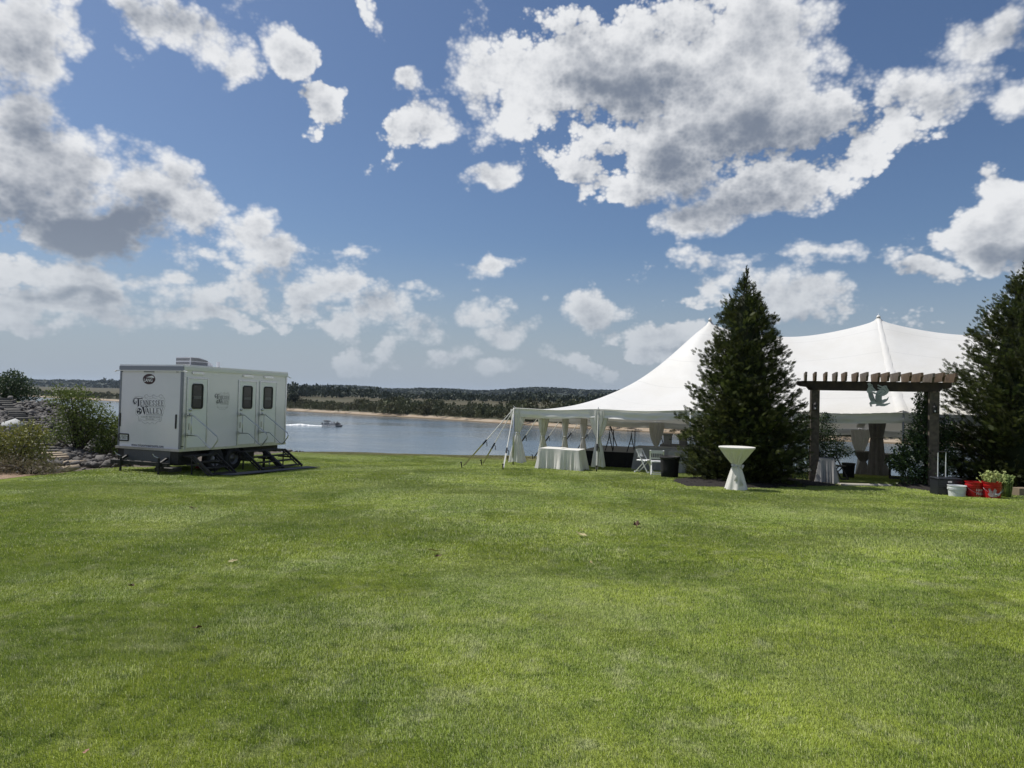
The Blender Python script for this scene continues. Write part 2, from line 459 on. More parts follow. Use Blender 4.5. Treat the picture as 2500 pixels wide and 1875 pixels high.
MT['stem'] = mat('cut_stem', (0.36, 0.44, 0.13), 0.55, tint=(0.52, 0.56, 0.22), trans=0.2)
MT['stem_dark'] = mat('cut_stem_bundle', (0.17, 0.24, 0.06), 0.6, tint=(0.27, 0.34, 0.10), trans=0.15)
MT['sign'] = mat('painted_sign', (0.40, 0.44, 0.43), 0.6, noise=(9, (0.33, 0.37, 0.36), 0.6))
MT['sign_line'] = mat('sign_line', (0.04, 0.055, 0.055), 0.7)
MT['concrete'] = mat('concrete', (0.42, 0.39, 0.34), 0.9, noise=(6, (0.34, 0.31, 0.27), 0.7), bump=(60, 0.3, 0.004))
MT['strip_grey'] = mat('grey_ground_strip', (0.085, 0.088, 0.095), 0.85, noise=(10, (0.06, 0.062, 0.07), 0.7))
MT['mulch'] = mat('mulch', (0.010, 0.008, 0.007), 0.95, noise=(22, (0.030, 0.021, 0.015), 0.8, 6), bump=(40, 0.9, 0.03), obj_space=False)
MT['boat_dark'] = mat('boat_navy', (0.015, 0.018, 0.028), 0.3)
MT['boat_alu'] = mat('boat_aluminium', (0.5, 0.5, 0.52), 0.3, 0.6)
MT['boat_white'] = mat('boat_white', (0.7, 0.7, 0.7), 0.4)
MT['skin'] = mat('skin', (0.45, 0.27, 0.19), 0.6)
MT['foam'] = mat('foam', (0.85, 0.87, 0.88), 0.6)
MT['brown_leaf'] = mat('brown_dead_leaf', (0.10, 0.055, 0.03), 0.8)
MT['pale_leaf'] = mat('pale_dead_leaf', (0.42, 0.36, 0.18), 0.7)

# ------------------------------------------------------------------ terrain
WATER_Z = -9.4
TS = Vector((0.935, -0.355, 0)); TV = Vector((0.355, 0.935, 0))      # along and across the tent
C0 = Vector((0.1, 26.4, 0))
def sst(a, b, x):
    t = np.clip((x - a) / (b - a), 0, 1); return t * t * (3 - 2 * t)
def edge_x(Y): return -12.1 + 0.25 * np.clip(np.asarray(Y, dtype=float) - 18.0, 0, 5)
def Hn(X, Y):
    X = np.asarray(X, dtype=float); Y = np.asarray(Y, dtype=float)
    z = -0.04 * Y - 0.0021 * np.clip(Y - 28, 0, None) ** 2
    v = (X - 0.1) * 0.355 + (Y - 26.4) * 0.935
    z = z - 0.004 * sst(2, 12, X) * np.clip(v, 0, 16) ** 2
    # the rock bank rises to the left, away from the lawn
    q = (X + 15.3) * -0.665 + (Y - 24.5) * 0.747
    c3 = (X + 17) * 0.76 + (Y - 31) * 0.65
    m = np.clip(q, 0, 18.5) * 0.13 * sst(-14.5, -20, X) * (1 - sst(-1, 2, c3))
    z = z + np.where(X < -12, m, 0)
    z = z + 0.03 * np.sin(X * 0.7 + 1.3) * np.sin(Y * 0.55) * sst(2, 8, Y)
    c = np.maximum(v - 14, Y - 40.5)
    c = np.where(X < -18, np.maximum(Y - 43 , -1), c)
    z = z - 0.45 * np.clip(c, 0, None)
    return np.maximum(z, -12.0)
def H(x, y): return float(Hn(x, y))
def ground_hit(px, py, dz=0.0):
    d = ray(px, py)
    t0, t1 = 1.0, 60.0; t = 1.0
    while t < 70:
        p = EYE + d * t
        if p.z < H(p.x, p.y) + dz: break
        t0 = t; t += 0.25
    t1 = t
    for _ in range(24):
        tm = (t0 + t1) / 2; p = EYE + d * tm
        if p.z < H(p.x, p.y) + dz: t1 = tm
        else: t0 = tm
    p = EYE + d * t1
    return Vector((p.x, p.y, H(p.x, p.y)))

def grid_mesh(name, xs_of, ys, nx, zf):
    V = []
    for y in ys:
        for i in range(nx):
            x = xs_of(y, i / (nx - 1.0)); V.append((x, y, 0))
    V = np.array(V); V[:, 2] = zf(V[:, 0], V[:, 1])
    ny = len(ys); a = (np.arange(ny - 1)[:, None] * nx + np.arange(nx - 1)[None]).ravel()
    F = np.stack([a, a + 1, a + nx + 1, a + nx], 1)
    return np_mesh(name, V, F, smooth=True)

# lawn soil under the blades ---------------------------------------------------
def lawn_color_nodes(t, pos):
    """patchy turf colour shared by the blades and the sheet below them"""
    n1 = N(t, 'ShaderNodeTexNoise', ins={'Vector': pos, 'Scale': 0.8, 'Detail': 6.0, 'Roughness': 0.6}).outputs['Fac']
    n2 = N(t, 'ShaderNodeTexNoise', ins={'Vector': pos, 'Scale': 3.2, 'Detail': 6.0, 'Roughness': 0.72}).outputs['Fac']
    n3 = N(t, 'ShaderNodeTexNoise', ins={'Vector': pos, 'Scale': 0.23, 'Detail': 3.0, 'Roughness': 0.6}).outputs['Fac']
    c = MIXC(MR(n1, 0.40, 0.60, tree=t), (0.205, 0.275, 0.034), (0.280, 0.345, 0.038), tree=t)
    n4 = N(t, 'ShaderNodeTexNoise', ins={'Vector': pos, 'Scale': 7.0, 'Detail': 3.0, 'Roughness': 0.6}).outputs['Fac']
    c = MIXC(M('MULTIPLY', MR(n4, 0.50, 0.36, tree=t), 0.55, tree=t), c, (0.075, 0.125, 0.018), tree=t)
    c = MIXC(M('MULTIPLY', MR(n2, 0.50, 0.72, tree=t), 0.75, tree=t), c, (0.40, 0.42, 0.22), tree=t)
    c = MIXC(M('MULTIPLY', MR(n3, 0.46, 0.68, tree=t), 0.5, tree=t), c, (0.32, 0.37, 0.12), tree=t)
    # browner turf along the edge above the river
    sp = N(t, 'ShaderNodeSeparateXYZ', ins={0: pos})
    far = MR(M('ADD', sp.outputs[1], M('MULTIPLY_ADD', n1, 7.0, M('MULTIPLY', sp.outputs[0], 0.30, tree=t), tree=t), tree=t), 32.5, 37.0, tree=t)
    c = MIXC(M('MULTIPLY', far, 0.85, tree=t), c, (0.16, 0.125, 0.055), tree=t)
    return c
def lawn_material(name, blades):
    m = bpy.data.materials.new(name); m.use_nodes = True
    t = m.node_tree; b = t.nodes['Principled BSDF']; o = t.nodes['Material Output']
    pos = N(t, 'ShaderNodeNewGeometry').outputs['Position']
    c = lawn_color_nodes(t, pos)
    if blades:
        tn = N(t, 'ShaderNodeAttribute', attribute_name='tint').outputs['Fac']
        c = MIXC(MR(tn, 0.0, 1.0, 0.0, 0.35, tree=t, smooth=False), c, (0.035, 0.070, 0.010), tree=t)
        c = MIXC(MR(tn, 0.86, 0.97, 0.0, 0.85, tree=t), c, (0.42, 0.42, 0.22), tree=t)
        hsv = N(t, 'ShaderNodeHueSaturation', ins={'Value': 1.6, 'Saturation': 0.98, 'Color': c}); c = hsv.outputs[0]
        tr = N(t, 'ShaderNodeBsdfTranslucent', ins={'Color': c})
        mx = N(t, 'ShaderNodeMixShader', ins={0: 0.30, 1: b.outputs[0], 2: tr.outputs[0]})
        t.links.new(mx.outputs[0], o.inputs['Surface'])
        ge = N(t, 'ShaderNodeNewGeometry')
        nv = N(t, 'ShaderNodeVectorMath', operation='SCALE', ins={0: ge.outputs['Normal'], 3: 0.45})
        nu = N(t, 'ShaderNodeVectorMath', operation='ADD', ins={0: nv.outputs[0], 1: (0, 0, 0.75)})
        nn = N(t, 'ShaderNodeVectorMath', operation='NORMALIZE', ins={0: nu.outputs[0]})
        t.links.new(nn.outputs[0], b.inputs['Normal'])
        b.inputs['Roughness'].default_value = 0.5
        b.inputs['Specular IOR Level'].default_value = 0.28
    else:
        fine = N(t, 'ShaderNodeTexNoise', ins={'Vector': pos, 'Scale': 45.0, 'Detail': 4.0, 'Roughness': 0.7}).outputs['Fac']
        c = MIXC(MR(fine, 0.3, 0.7, 0.2, 0.6, tree=t), c, (0.045, 0.060, 0.016), tree=t)
        b.inputs['Roughness'].default_value = 0.95
        b.inputs['Specular IOR Level'].default_value = 0.1
        bp = N(t, 'ShaderNodeBump', ins={'Strength': 0.8, 'Distance': 0.03, 'Height': fine}); t.links.new(bp.outputs[0], b.inputs['Normal'])
    t.links.new(c, b.inputs['Base Color'])
    return m
MT['lawn'] = lawn_material('turf_soil', False)
MT['blade'] = lawn_material('turf_blade', True)

ys = np.concatenate([np.arange(-30, 0, 2.0), np.arange(0, 48, 0.4), np.arange(48, 70, 1.0)])
lawn = mesh_obj('lawn', grid_mesh('lawn', lambda y, t: edge_x(y) + (90 - edge_x(y)) * t ** 1.5, ys, 150, Hn), MT['lawn'])
tag(lawn, kind='structure')

# bank of rocks on the left ----------------------------------------------------
def bankz(X, Y):
    return Hn(X, Y) + 0.004 + 0.05 * np.sin(X * 3.1 + Y) * np.sin(Y * 2.7) * sst(0.3, 1.5, edge_x(Y) - X)
ms = bpy.data.materials.new('bank_soil'); ms.use_nodes = True
t_ = ms.node_tree; b_ = t_.nodes['Principled BSDF']; pos_ = N(t_, 'ShaderNodeNewGeometry').outputs['Position']
na = N(t_, 'ShaderNodeTexNoise', ins={'Vector': pos_, 'Scale': 1.3, 'Detail': 6.0, 'Roughness': 0.65}).outputs['Fac']
nb = N(t_, 'ShaderNodeTexNoise', ins={'Vector': pos_, 'Scale': 12.0, 'Detail': 6.0, 'Roughness': 0.7}).outputs['Fac']
sp_ = N(t_, 'ShaderNodeSeparateXYZ', ins={0: pos_})
soil = MIXC(MR(nb, 0.35, 0.65, tree=t_), (0.075, 0.060, 0.046), (0.14, 0.115, 0.09), tree=t_)
dirt = MIXC(MR(nb, 0.35, 0.65, tree=t_), (0.22, 0.15, 0.10), (0.38, 0.27, 0.18), tree=t_)
near = MR(M('ADD', sp_.outputs[1], M('MULTIPLY', na, 4.0, tree=t_), tree=t_), 21.8, 20.3, tree=t_)
soil = MIXC(near, soil, dirt, tree=t_)
# grass on the crest of the bank
gr = M('MULTIPLY', MR(M('ADD', sp_.outputs[2], M('MULTIPLY', na, 0.3, tree=t_), tree=t_), 0.62, 0.75, tree=t_), MR(sp_.outputs[0], -20, -24, tree=t_), tree=t_)
soil = MIXC(gr, soil, (0.09, 0.105, 0.032), tree=t_)
t_.links.new(soil, b_.inputs['Base Color']); b_.inputs['Roughness'].default_value = 0.95
bp_ = N(t_, 'ShaderNodeBump', ins={'Strength': 0.8, 'Distance': 0.05, 'Height': nb}); t_.links.new(bp_.outputs[0], b_.inputs['Normal'])
MT['bank_soil'] = ms
bank = mesh_obj('rock_bank', grid_mesh('rock_bank', lambda y, t: edge_x(y) - 0.0 - (60 + edge_x(y)) * t ** 1.6, np.arange(10, 60, 0.35), 110, bankz), MT['bank_soil'])
tag(bank, kind='structure')

# river ----------------------------------------------------------------------
mw = bpy.data.materials.new('river_water'); mw.use_nodes = True
t_ = mw.node_tree; b_ = t_.nodes['Principled BSDF']; pos_ = N(t_, 'ShaderNodeNewGeometry').outputs['Position']
sc_ = N(t_, 'ShaderNodeMapping', ins={0: pos_, 2: (0, 0, R(35)), 3: (0.35, 1.0, 1.0)}).outputs[0]
w1 = N(t_, 'ShaderNodeTexNoise', ins={'Vector': sc_, 'Scale': 1.6, 'Detail': 6.0, 'Roughness': 0.62}).outputs['Fac']
w2 = N(t_, 'ShaderNodeTexNoise', ins={'Vector': sc_, 'Scale': 0.05, 'Detail': 4.0, 'Roughness': 0.55}).outputs['Fac']
b_.inputs['Base Color'].default_value = (0.115, 0.15, 0.175, 1)
t_.links.new(MR(w2, 0.35, 0.65, 0.10, 0.20, tree=t_), b_.inputs['Roughness'])
b_.inputs['IOR'].default_value = 1.333
bp_ = N(t_, 'ShaderNodeBump', ins={'Distance': 0.085, 'Height': w1, 'Strength': MR(w2, 0.35, 0.65, 0.35, 1.0, tree=t_)})
t_.links.new(bp_.outputs[0], b_.inputs['Normal'])
river = mesh_obj('river', np_mesh('river', [(-3500, 30, WATER_Z), (2500, 30, WATER_Z), (2500, 4000, WATER_Z), (-3500, 4000, WATER_Z)], [[0, 1, 2, 3]]), mw)
tag(river, kind='structure')

# far shore, field ---------------------------------------------------------------
SH = [(-2200, 2200), (-1200, 1300), (-700, 880), (-387, 590), (-251, 482), (-116, 367), (-45, 308), (0, 262), (33, 226), (103, 188), (220, 150), (420, 110), (900, 60)]
def resample(P, step):
    P = np.array(P, float); d = np.r_[0, np.cumsum(np.hypot(*np.diff(P, axis=0).T))]
    s = np.arange(0, d[-1], step)
    return np.stack([np.interp(s, d, P[:, 0]), np.interp(s, d, P[:, 1])], 1)
SHR = resample(SH, 8.0)
k_ = np.ones(9) / 9.0
SHs = SHR.copy()
for a in (0, 1): SHs[4:-4, a] = np.convolve(SHR[:, a], k_, mode='valid')
dr = np.gradient(SHs, axis=0); dr /= np.hypot(dr[:, 0], dr[:, 1])[:, None]
NRM = np.stack([-dr[:, 1], dr[:, 0]], 1)                # inland
if NRM[len(NRM) // 2, 1] < 0: NRM = -NRM
wob = 2.5 * np.sin(np.arange(len(SHs)) * 0.37) + 1.8 * np.sin(np.arange(len(SHs)) * 0.91 + 1)
prof = [(-6, WATER_Z - 1.0), (0, WATER_Z), (1.6, WATER_Z + 0.4), (3.6, WATER_Z + 0.8), (6, WATER_Z + 1.4), (20, -6.7), (40, -6.5)]
V = []
for d_, z_ in prof:
    P = SHs + NRM * (d_ + (wob * 0.5)[:, None] * (.6 if d_ < 15 else 0))
    zz = np.full(len(P), z_) + (0.12 * np.sin(np.arange(len(P)) * 1.7 + d_) if 0 < d_ < 20 else 0)
    V.append(np.c_[P, zz])
nr, nc = len(prof), len(SHs)
def strip_faces(nr, nc):
    a = (np.arange(nr - 1)[:, None] * nc + np.arange(nc - 1)[None]).ravel()
    return np.stack([a, a + 1, a + nc + 1, a + nc], 1)
m_s = mat('shore_sand', (0.37, 0.305, 0.23), 0.95, noise=(0.25, (0.30, 0.22, 0.14), 0.7, 6), obj_space=False)
t_ = m_s.node_tree; b_ = t_.nodes['Principled BSDF']
sp_ = N(t_, 'ShaderNodeSeparateXYZ', ins={0: N(t_, 'ShaderNodeNewGeometry').outputs['Position']})
old = b_.inputs['Base Color'].links[0].from_socket
wet = MIXC(MR(sp_.outputs[2], WATER_Z + 0.45, WATER_Z + 0.2, tree=t_), old, (0.13, 0.095, 0.055), tree=t_)
up_ = MIXC(MR(sp_.outputs[2], WATER_Z + 1.0, WATER_Z + 1.3, tree=t_), wet, (0.05, 0.05, 0.025), tree=t_)
t_.links.new(up_, b_.inputs['Base Color'])
shore = mesh_obj('far_shore', np_mesh('far_shore', np.concatenate(V), strip_faces(nr, nc), smooth=True), m_s)
tag(shore, kind='structure')
# field and land behind it, to the horizon
Vf = []
for d_, z_ in [(39.5, -6.49), (300, -6.3), (900, -5.8), (2500, -4), (5000, 2)]:
    Vf.append(np.c_[SHs + NRM * d_ * np.array([0.35 if d_ > 100 else 1, 1.0]), np.full(len(SHs), z_)])
m_f = mat('crop_field', (0.072, 0.058, 0.024), 0.95, noise=(0.02, (0.050, 0.052, 0.020), 0.8, 5), obj_space=False)
field = mesh_obj('field', np_mesh('field', np.concatenate(Vf), strip_faces(5, nc), smooth=True), m_f)
tag(field, kind='structure')
# far hills
hv, hx = [], np.linspace(-4200, 3600, 160)
for j, (dy, f) in enumerate([(0, 0.0), (150, 0.5), (350, 0.85), (700, 1.0), (1200, 0.9)]):
    hz = -5 + f * (9 + 12 * (0.5 + 0.5 * np.sin(hx * 0.0024 + 0.9)) + 5 * np.sin(hx * 0.0071) + 4 * np.sin(hx * 0.017) + 1.3 * np.sin(hx * 0.06 + j))
    hv.append(np.c_[hx, 2100 + dy - 0.15 * hx, hz])
m_h = mat('wooded_hill', (0.010, 0.018, 0.011), 0.95, noise=(0.03, (0.020, 0.030, 0.017), 0.8, 8), bump=(0.08, 1.0, 6.0), obj_space=False)
hills = mesh_obj('hills', np_mesh('hills', np.concatenate(hv), strip_faces(5, 160), smooth=True), m_h)
tag(hills, kind='structure')

# ------------------------------------------------------------------ leaves, sprays, rocks (numpy)
def diamond(w, l, fold=0.0):
    return np.array([(0, 0, 0), (w / 2, l * 0.45, fold), (0, l, 0), (-w / 2, l * 0.45, fold)]), np.array([[0, 1, 2, 3]])
def frames(d, n_hint, roll=None):
    """rows of orthonormal frames whose y axis is d"""
    d = d / np.linalg.norm(d, axis=1, keepdims=True)
    x = np.cross(d, n_hint); l = np.linalg.norm(x, axis=1, keepdims=True)
    x = np.where(l > 1e-4, x / np.maximum(l, 1e-6), np.array([1.0, 0, 0])); z = np.cross(x, d)
    return np.stack([x, d, z], 2)
def rnd_dirs(n):
    v = rng.normal(size=(n, 3)); return v / np.linalg.norm(v, axis=1, keepdims=True)
def spray_template():
    V, F = [], []
    def leaf(p, ang, l, w, z):
        c, s_ = math.cos(ang), math.sin(ang)
        q = [(0, 0), (w / 2, l * 0.4), (0, l), (-w / 2, l * 0.4)]
        b = len(V)
        for (a, b2) in q: V.append((p[0] + a * c + b2 * s_, p[1] - a * s_ + b2 * c, z + 0.05 * b2))
        F.append([b, b + 1, b + 2, b + 3])
    leaf((0, 0.0), 0, 1.0, 0.07, 0)
    for k, yy in enumerate((0.15, 0.32, 0.50, 0.68)):
        L = 0.52 - 0.42 * (yy - 0.1) ** 1.1
        for sgn in (-1, 1):
            leaf((0, yy + 0.03 * sgn), sgn * R(36 - 10 * yy), L, 0.095, 0.02 * (k % 2))
    return np.array(V), np.array(F)
SPV, SPF = spray_template()

def lumps(th, h, seed, n=9):
    r = np.random.default_rng(seed); o = np.zeros_like(th)
    for _ in range(n):
        o += r.uniform(0.4, 1) * np.sin(th * r.integers(1, 7) + r.uniform(0, 6.3)) * np.sin(h * r.uniform(4, 16) + r.uniform(0, 6.3))
    return o / n * 1.6

def arborvitae(base, height, prof, nspray, seed, label, lean=0.0):
    """prof: list of (height fraction, radius)"""
    root = empty('evergreen_tree', base)
    tag(root, label, 'tree')
    r = np.random.default_rng(seed)
    hs = np.array([p[0] for p in prof]); rs = np.array([p[1] for p in prof])
    grid = np.linspace(0, 1, 400); w = np.interp(grid, hs, rs) ** 0.8 + 0.10
    nb = 880; per = nspray // nb
    bh = np.interp(r.uniform(0, 1, nb), np.cumsum(w) / w.sum(), grid); bt = r.uniform(0, 2 * math.pi, nb)
    bR = np.interp(bh, hs, rs); lay = 1 + 0.22 * lumps(bt, bh * 4, seed)
    bL = bR * lay * r.uniform(.82, 1.14, nb) * np.where(r.uniform(0, 1, nb) < .08, 1.18, 1.0)
    be = np.interp(bh, [0, .5, .85, 1], [.30, .55, 1.0, 1.5]) + r.normal(0, .16, nb)      # how steeply each bough rises
    bi = np.repeat(np.arange(nb), per); nspray = len(bi)
    t_b = r.uniform(0, 1, nspray) ** .55; h = bh[bi]; Rr = bR[bi]
    th = bt[bi] + r.normal(0, .20, nspray) * np.clip(.5 / np.maximum(Rr, .12), .4, 1.6)
    rad = bL[bi] * t_b
    z = bh[bi] * height * .985 + .05 - be[bi] * bL[bi] * .42 + be[bi] * rad * (.35 + .45 * t_b) + r.normal(0, .06, nspray)
    L = np.stack([np.cos(th) * rad, np.sin(th) * rad, np.clip(z, .03, height)], 1)
    up = be[bi] * .9 + .1 + r.normal(0, .28, nspray)
    sw = r.normal(0, .55, nspray)
    d = np.stack([np.cos(th + sw), np.sin(th + sw), up], 1)
    d /= np.linalg.norm(d, axis=1, keepdims=True)
    size = r.uniform(0.12, 0.27, nspray) * (0.72 + 0.36 * (1 - h)) * np.clip(Rr / 0.5, 0.6, 1)
    hint = np.stack([-np.sin(th), np.cos(th), np.zeros_like(th)], 1) * r.normal(0, 1, (nspray, 1)) + np.array([0, 0, 1.0]) + r.normal(0, .45, (nspray, 3))
    A = frames(d, hint) * size[:, None, None]
    V, F, T = merge(SPV, SPF, A, L - d * size[:, None] * 0.45, np.clip(r.uniform(0, 1, nspray) ** 1.6, 0, 1))
    crown = mesh_obj('crown', np_mesh('crown', V, F, tint=T), MT['cypress'], root)
    # dark branchwork inside, and the trunk with its bare leader
    tr = MB(); tr.tube([(0, 0, -0.1), (0.02, 0, height * .3), (0.0, 0.01, height * .7), (0.01, 0, height * 1.0)], [0.11, 0.08, 0.035, 0.006], 8)
    tr.build('trunk', MT['bark'], root, smooth=True)
    br = MB()
    for i in range(70):
        hh = r.uniform(0.05, 0.93); a = r.uniform(0, 6.28); rr = np.interp(hh, hs, rs) * 0.85
        br.tube([(0, 0, hh * height - 0.2 * rr), (math.cos(a) * rr * .6, math.sin(a) * rr * .6, hh * height + rr * .15), (math.cos(a) * rr, math.sin(a) * rr, hh * height + rr * .5)], [0.02, 0.012, 0.004], 4)
    br.build('branches', MT['bark'], root)
    inner = MB(); inner.lathe([(max(0.02, np.interp(q, hs, rs) * 0.48), q * height) for q in np.linspace(0.02, 0.86, 14)], 14)
    inner.build('inner_foliage', MT['cypress'], root, smooth=True)
    return root

def leafy(name, lobes, n, leaf, mat_, parent, seed, shell=0.45, droop=0.0, wl=0.6):
    """lobes: (x, y, z, rx, ry, rz) in the parent's frame"""
    r = np.random.default_rng(seed)
    vol = np.array([l[3] * l[4] + l[4] * l[5] + l[3] * l[5] for l in lobes]); idx = r.choice(len(lobes), n, p=vol / vol.sum())
    Lb = np.array(lobes, float)[idx]
    u = rnd_dirs(n); rr = (1 - shell * r.uniform(0, 1, n) ** 1.5)
    ph = Lb[:, 0] * 7 + Lb[:, 2] * 5
    lump = 1 + 0.20 * np.sin(u[:, 0] * 6 + ph) * np.sin(u[:, 2] * 7 + ph) + 0.12 * np.sin(u[:, 1] * 11 + u[:, 2] * 9)
    P = Lb[:, :3] + u * (rr * lump)[:, None] * Lb[:, 3:6] + r.normal(0, leaf * 0.4, (n, 3))
    P[:, 2] = np.maximum(P[:, 2], 0.02)
    d = u * 0.8 + r.normal(0, 0.6, (n, 3)); d[:, 2] -= droop
    d /= np.linalg.norm(d, axis=1, keepdims=True)
    A = frames(d, u + r.normal(0, 0.7, (n, 3))) * (leaf * r.uniform(0.6, 1.3, n))[:, None, None]
    tv, tf = diamond(wl, 1.0, 0.08)
    V, F, T = merge(tv, tf, A, P, r.uniform(0, 1, n))
    return mesh_obj(name, np_mesh(name, V, F, tint=T), mat_, parent)

def stems(parent, lobes, r0, seed, mat_=None, n=3):
    r = random.Random(seed); m = MB()
    for l in lobes:
        for k in range(n):
            b = (r.uniform(-.08, .08), r.uniform(-.08, .08), -0.05)
            e = (l[0] + r.uniform(-.5, .5) * l[3], l[1] + r.uniform(-.5, .5) * l[4], l[2] + r.uniform(-.2, .6) * l[5])
            mid = ((b[0] + e[0]) / 2 + r.uniform(-.1, .1), (b[1] + e[1]) / 2, (b[2] + e[2]) / 2 + 0.1)
            m.tube([b, mid, e], [r0, r0 * .6, r0 * .2], 5)
    return m.build('stem', mat_ or MT['bark'], parent, smooth=True)

# rocks --------------------------------------------------------------------------
PHI = (1 + 5 ** .5) / 2
IV = np.array([(-1,PHI,0),(1,PHI,0),(-1,-PHI,0),(1,-PHI,0),(0,-1,PHI),(0,1,PHI),(0,-1,-PHI),(0,1,-PHI),(PHI,0,-1),(PHI,0,1),(-PHI,0,-1),(-PHI,0,1)]) / 1.9
IF = np.array([(0,11,5),(0,5,1),(0,1,7),(0,7,10),(0,10,11),(1,5,9),(5,11,4),(11,10,2),(10,7,6),(7,1,8),(3,9,4),(3,4,2),(3,2,6),(3,6,8),(3,8,9),(4,9,5),(2,4,11),(6,2,10),(8,6,7),(9,8,1)])
rock_var = []
for k in range(8):
    v = IV * (1 + rng.uniform(-0.42, 0.36, (12, 1))) * np.array([1.2, 0.85, 0.62]) + rng.normal(0, 0.06, (12, 3))
    rock_var.append(v)
def stone_place(n, yr, xr):
    X = rng.uniform(xr[0], xr[1], n); Y = rng.uniform(yr[0], yr[1], n)
    return X, Y
# staircase runs up the bank between these two points
ST0 = ground_hit(150, 1128); ST1 = Vector((-27.6, 38.2, H(-27.6, 38.2)))
nX = 26000
X, Y = stone_place(nX, (17.0, 43.0), (-42, -11.5))
ex = edge_x(Y) - X
keep = ex > 0.25
sd = Vector((ST1.x - ST0.x, ST1.y - ST0.y)); sl = sd.length; sd /= sl
rel = (X - ST0.x) * sd.y - (Y - ST0.y) * sd.x
along = (X - ST0.x) * sd.x + (Y - ST0.y) * sd.y
onstair = (np.abs(rel) < 0.34) & (along > -0.3) & (along < sl)
dirtzone = (Y < 20.6)
keep &= ~onstair
keep &= ~(dirtzone & (rng.uniform(0, 1, nX) < 0.80))
bare_mulch = (X > -17.0) & (Y > 22.5) & (ex < 4.5)
keep &= ~(bare_mulch & (rng.uniform(0, 1, nX) < 0.88))
zc = Hn(X, Y)
keep &= ~((zc > 0.50) & (rng.uniform(0, 1, nX) < 0.85))
keep &= (X / Y > -0.78)
keep &= Y < 41.5
X, Y = X[keep], Y[keep]; n = len(X)
sz = rng.uniform(0.045, 0.135, n) * np.where(rng.uniform(0, 1, n) < 0.08, 1.7, 1.0) * np.where(Y < 20.6, 0.55, 1.0)
Z = bankz(X, Y) + sz * 0.25 + rng.uniform(0, 0.10, n)
ang = rng.uniform(0, 6.28, (n, 3)) * np.array([0.12, 0.12, 1.0])
tin = rng.uniform(0, 1, n) ** 1.3
app = sz / Y * (X > -0.71 * Y)
order = np.argsort(-app)
rock_me = {}
for k in range(8):
    for q in range(3):
        rock_me[(k, q)] = np_mesh('rock', rock_var[k], IF, tint=np.full(12, (0.15, 0.5, 0.9)[q]))
        rock_me[(k, q)].materials.append(MT['rock'])
for i in order[:300]:
    o = bpy.data.objects.new('rock', rock_me[(int(i) % 8, min(2, int(tin[i] * 3)))])
    o.location = (X[i], Y[i], Z[i]); o.rotation_euler = tuple(ang[i]); o.scale = (sz[i],) * 3
    link(o, bank)
rest = order[300:]
VV, FF, TT = [], [], []; off = 0
for k in range(8):
    ii = rest[rest % 8 == k]
    cz, sz_ = np.cos(ang[ii, 2]), np.sin(ang[ii, 2])
    A = np.zeros((len(ii), 3, 3)); A[:, 0, 0] = cz; A[:, 0, 1] = -sz_; A[:, 1, 0] = sz_; A[:, 1, 1] = cz; A[:, 2, 2] = 1
    A *= sz[ii][:, None, None]
    v, f, t = merge(rock_var[k], IF, A, np.stack([X[ii], Y[ii], Z[ii]], 1), tin[ii])
    VV.append(v); FF.append(f + off); TT.append(t); off += len(v)
o = mesh_obj('small_rocks', np_mesh('small_rocks', np.concatenate(VV), np.concatenate(FF), tint=np.concatenate(TT)), MT['rock'], bank)
tag(o, kind='stuff')

# stone steps ----------------------------------------------------------------------
stair = empty('stone_staircase', ST0)
tag(stair, 'rough stone slab staircase climbing the rock bank at far left', 'stairs')
ns = 24
for i in range(ns):
    f = (i + 0.2) / ns; a = f * sl
    cx, cy = ST0.x + sd.x * a + random.uniform(-.08, .08), ST0.y + sd.y * a
    wdt, dep, th = random.uniform(0.24, 0.34), random.uniform(0.20, 0.28), random.uniform(0.06, 0.09)
    m = MB(); pts = []
    for (u, v) in ((-1,-1),(-.2,-1.12),(1,-.9),(1.05,.2),(.9,1),(-.9,1.05)):
        pts.append((u * wdt * random.uniform(.9, 1.08), v * dep))
    m.prism(pts, lambda p, q, t: Vector((p, q, t)), th * 2)
    m.prism([(p * .97, q * .95) for p, q in pts], lambda p, q, t: Vector((p, q, th * 2 + t)), 0.02)
    o = m.build('step', MT['sandstone'] if i < 3 else MT['slab'], stair)
    o.location = (cx - ST0.x, cy - ST0.y, H(cx, cy) - ST0.z + 0.03)
    o.rotation_euler = (random.uniform(-.03, .03), random.uniform(-.03, .03), math.atan2(sd.y, sd.x) - R(90) + random.uniform(-.15, .15))
    if i < 3: o['label'] = 'tan stone step at the foot'
# two loose flat boulders below the stairs
for (px, py, s_, lab) in ((168, 1137, 0.36, 'flat tan boulder below the lowest stone step'), (153, 1152, 0.34, 'angular tan boulder lying at the edge of the dirt strip')):
    p = ground_hit(px, py)
    me = np_mesh('boulder', rock_var[2] * np.array([1.3, 0.8, 0.45]), IF); me.materials.append(MT['sandstone'])
    o = mesh_obj('boulder', me, None, None, (p.x, p.y, p.z + s_ * .18)); o.scale = (s_,) * 3; o.rotation_euler = (0.1, -.1, random.uniform(0, 3))
    tag(o, lab, 'boulder')
p = ground_hit(28, 1050); me = np_mesh('boulder', rock_var[5], IF); me.materials.append(mat('pale_stone', (0.42, 0.43, 0.42), 0.9, bump=(10, .5, .03)))
o = mesh_obj('boulder', me, None, None, (p.x, p.y, p.z + .15)); o.scale = (.55, .4, .5)
tag(o, 'pale grey boulder above the yellow green shrub at far left', 'boulder')

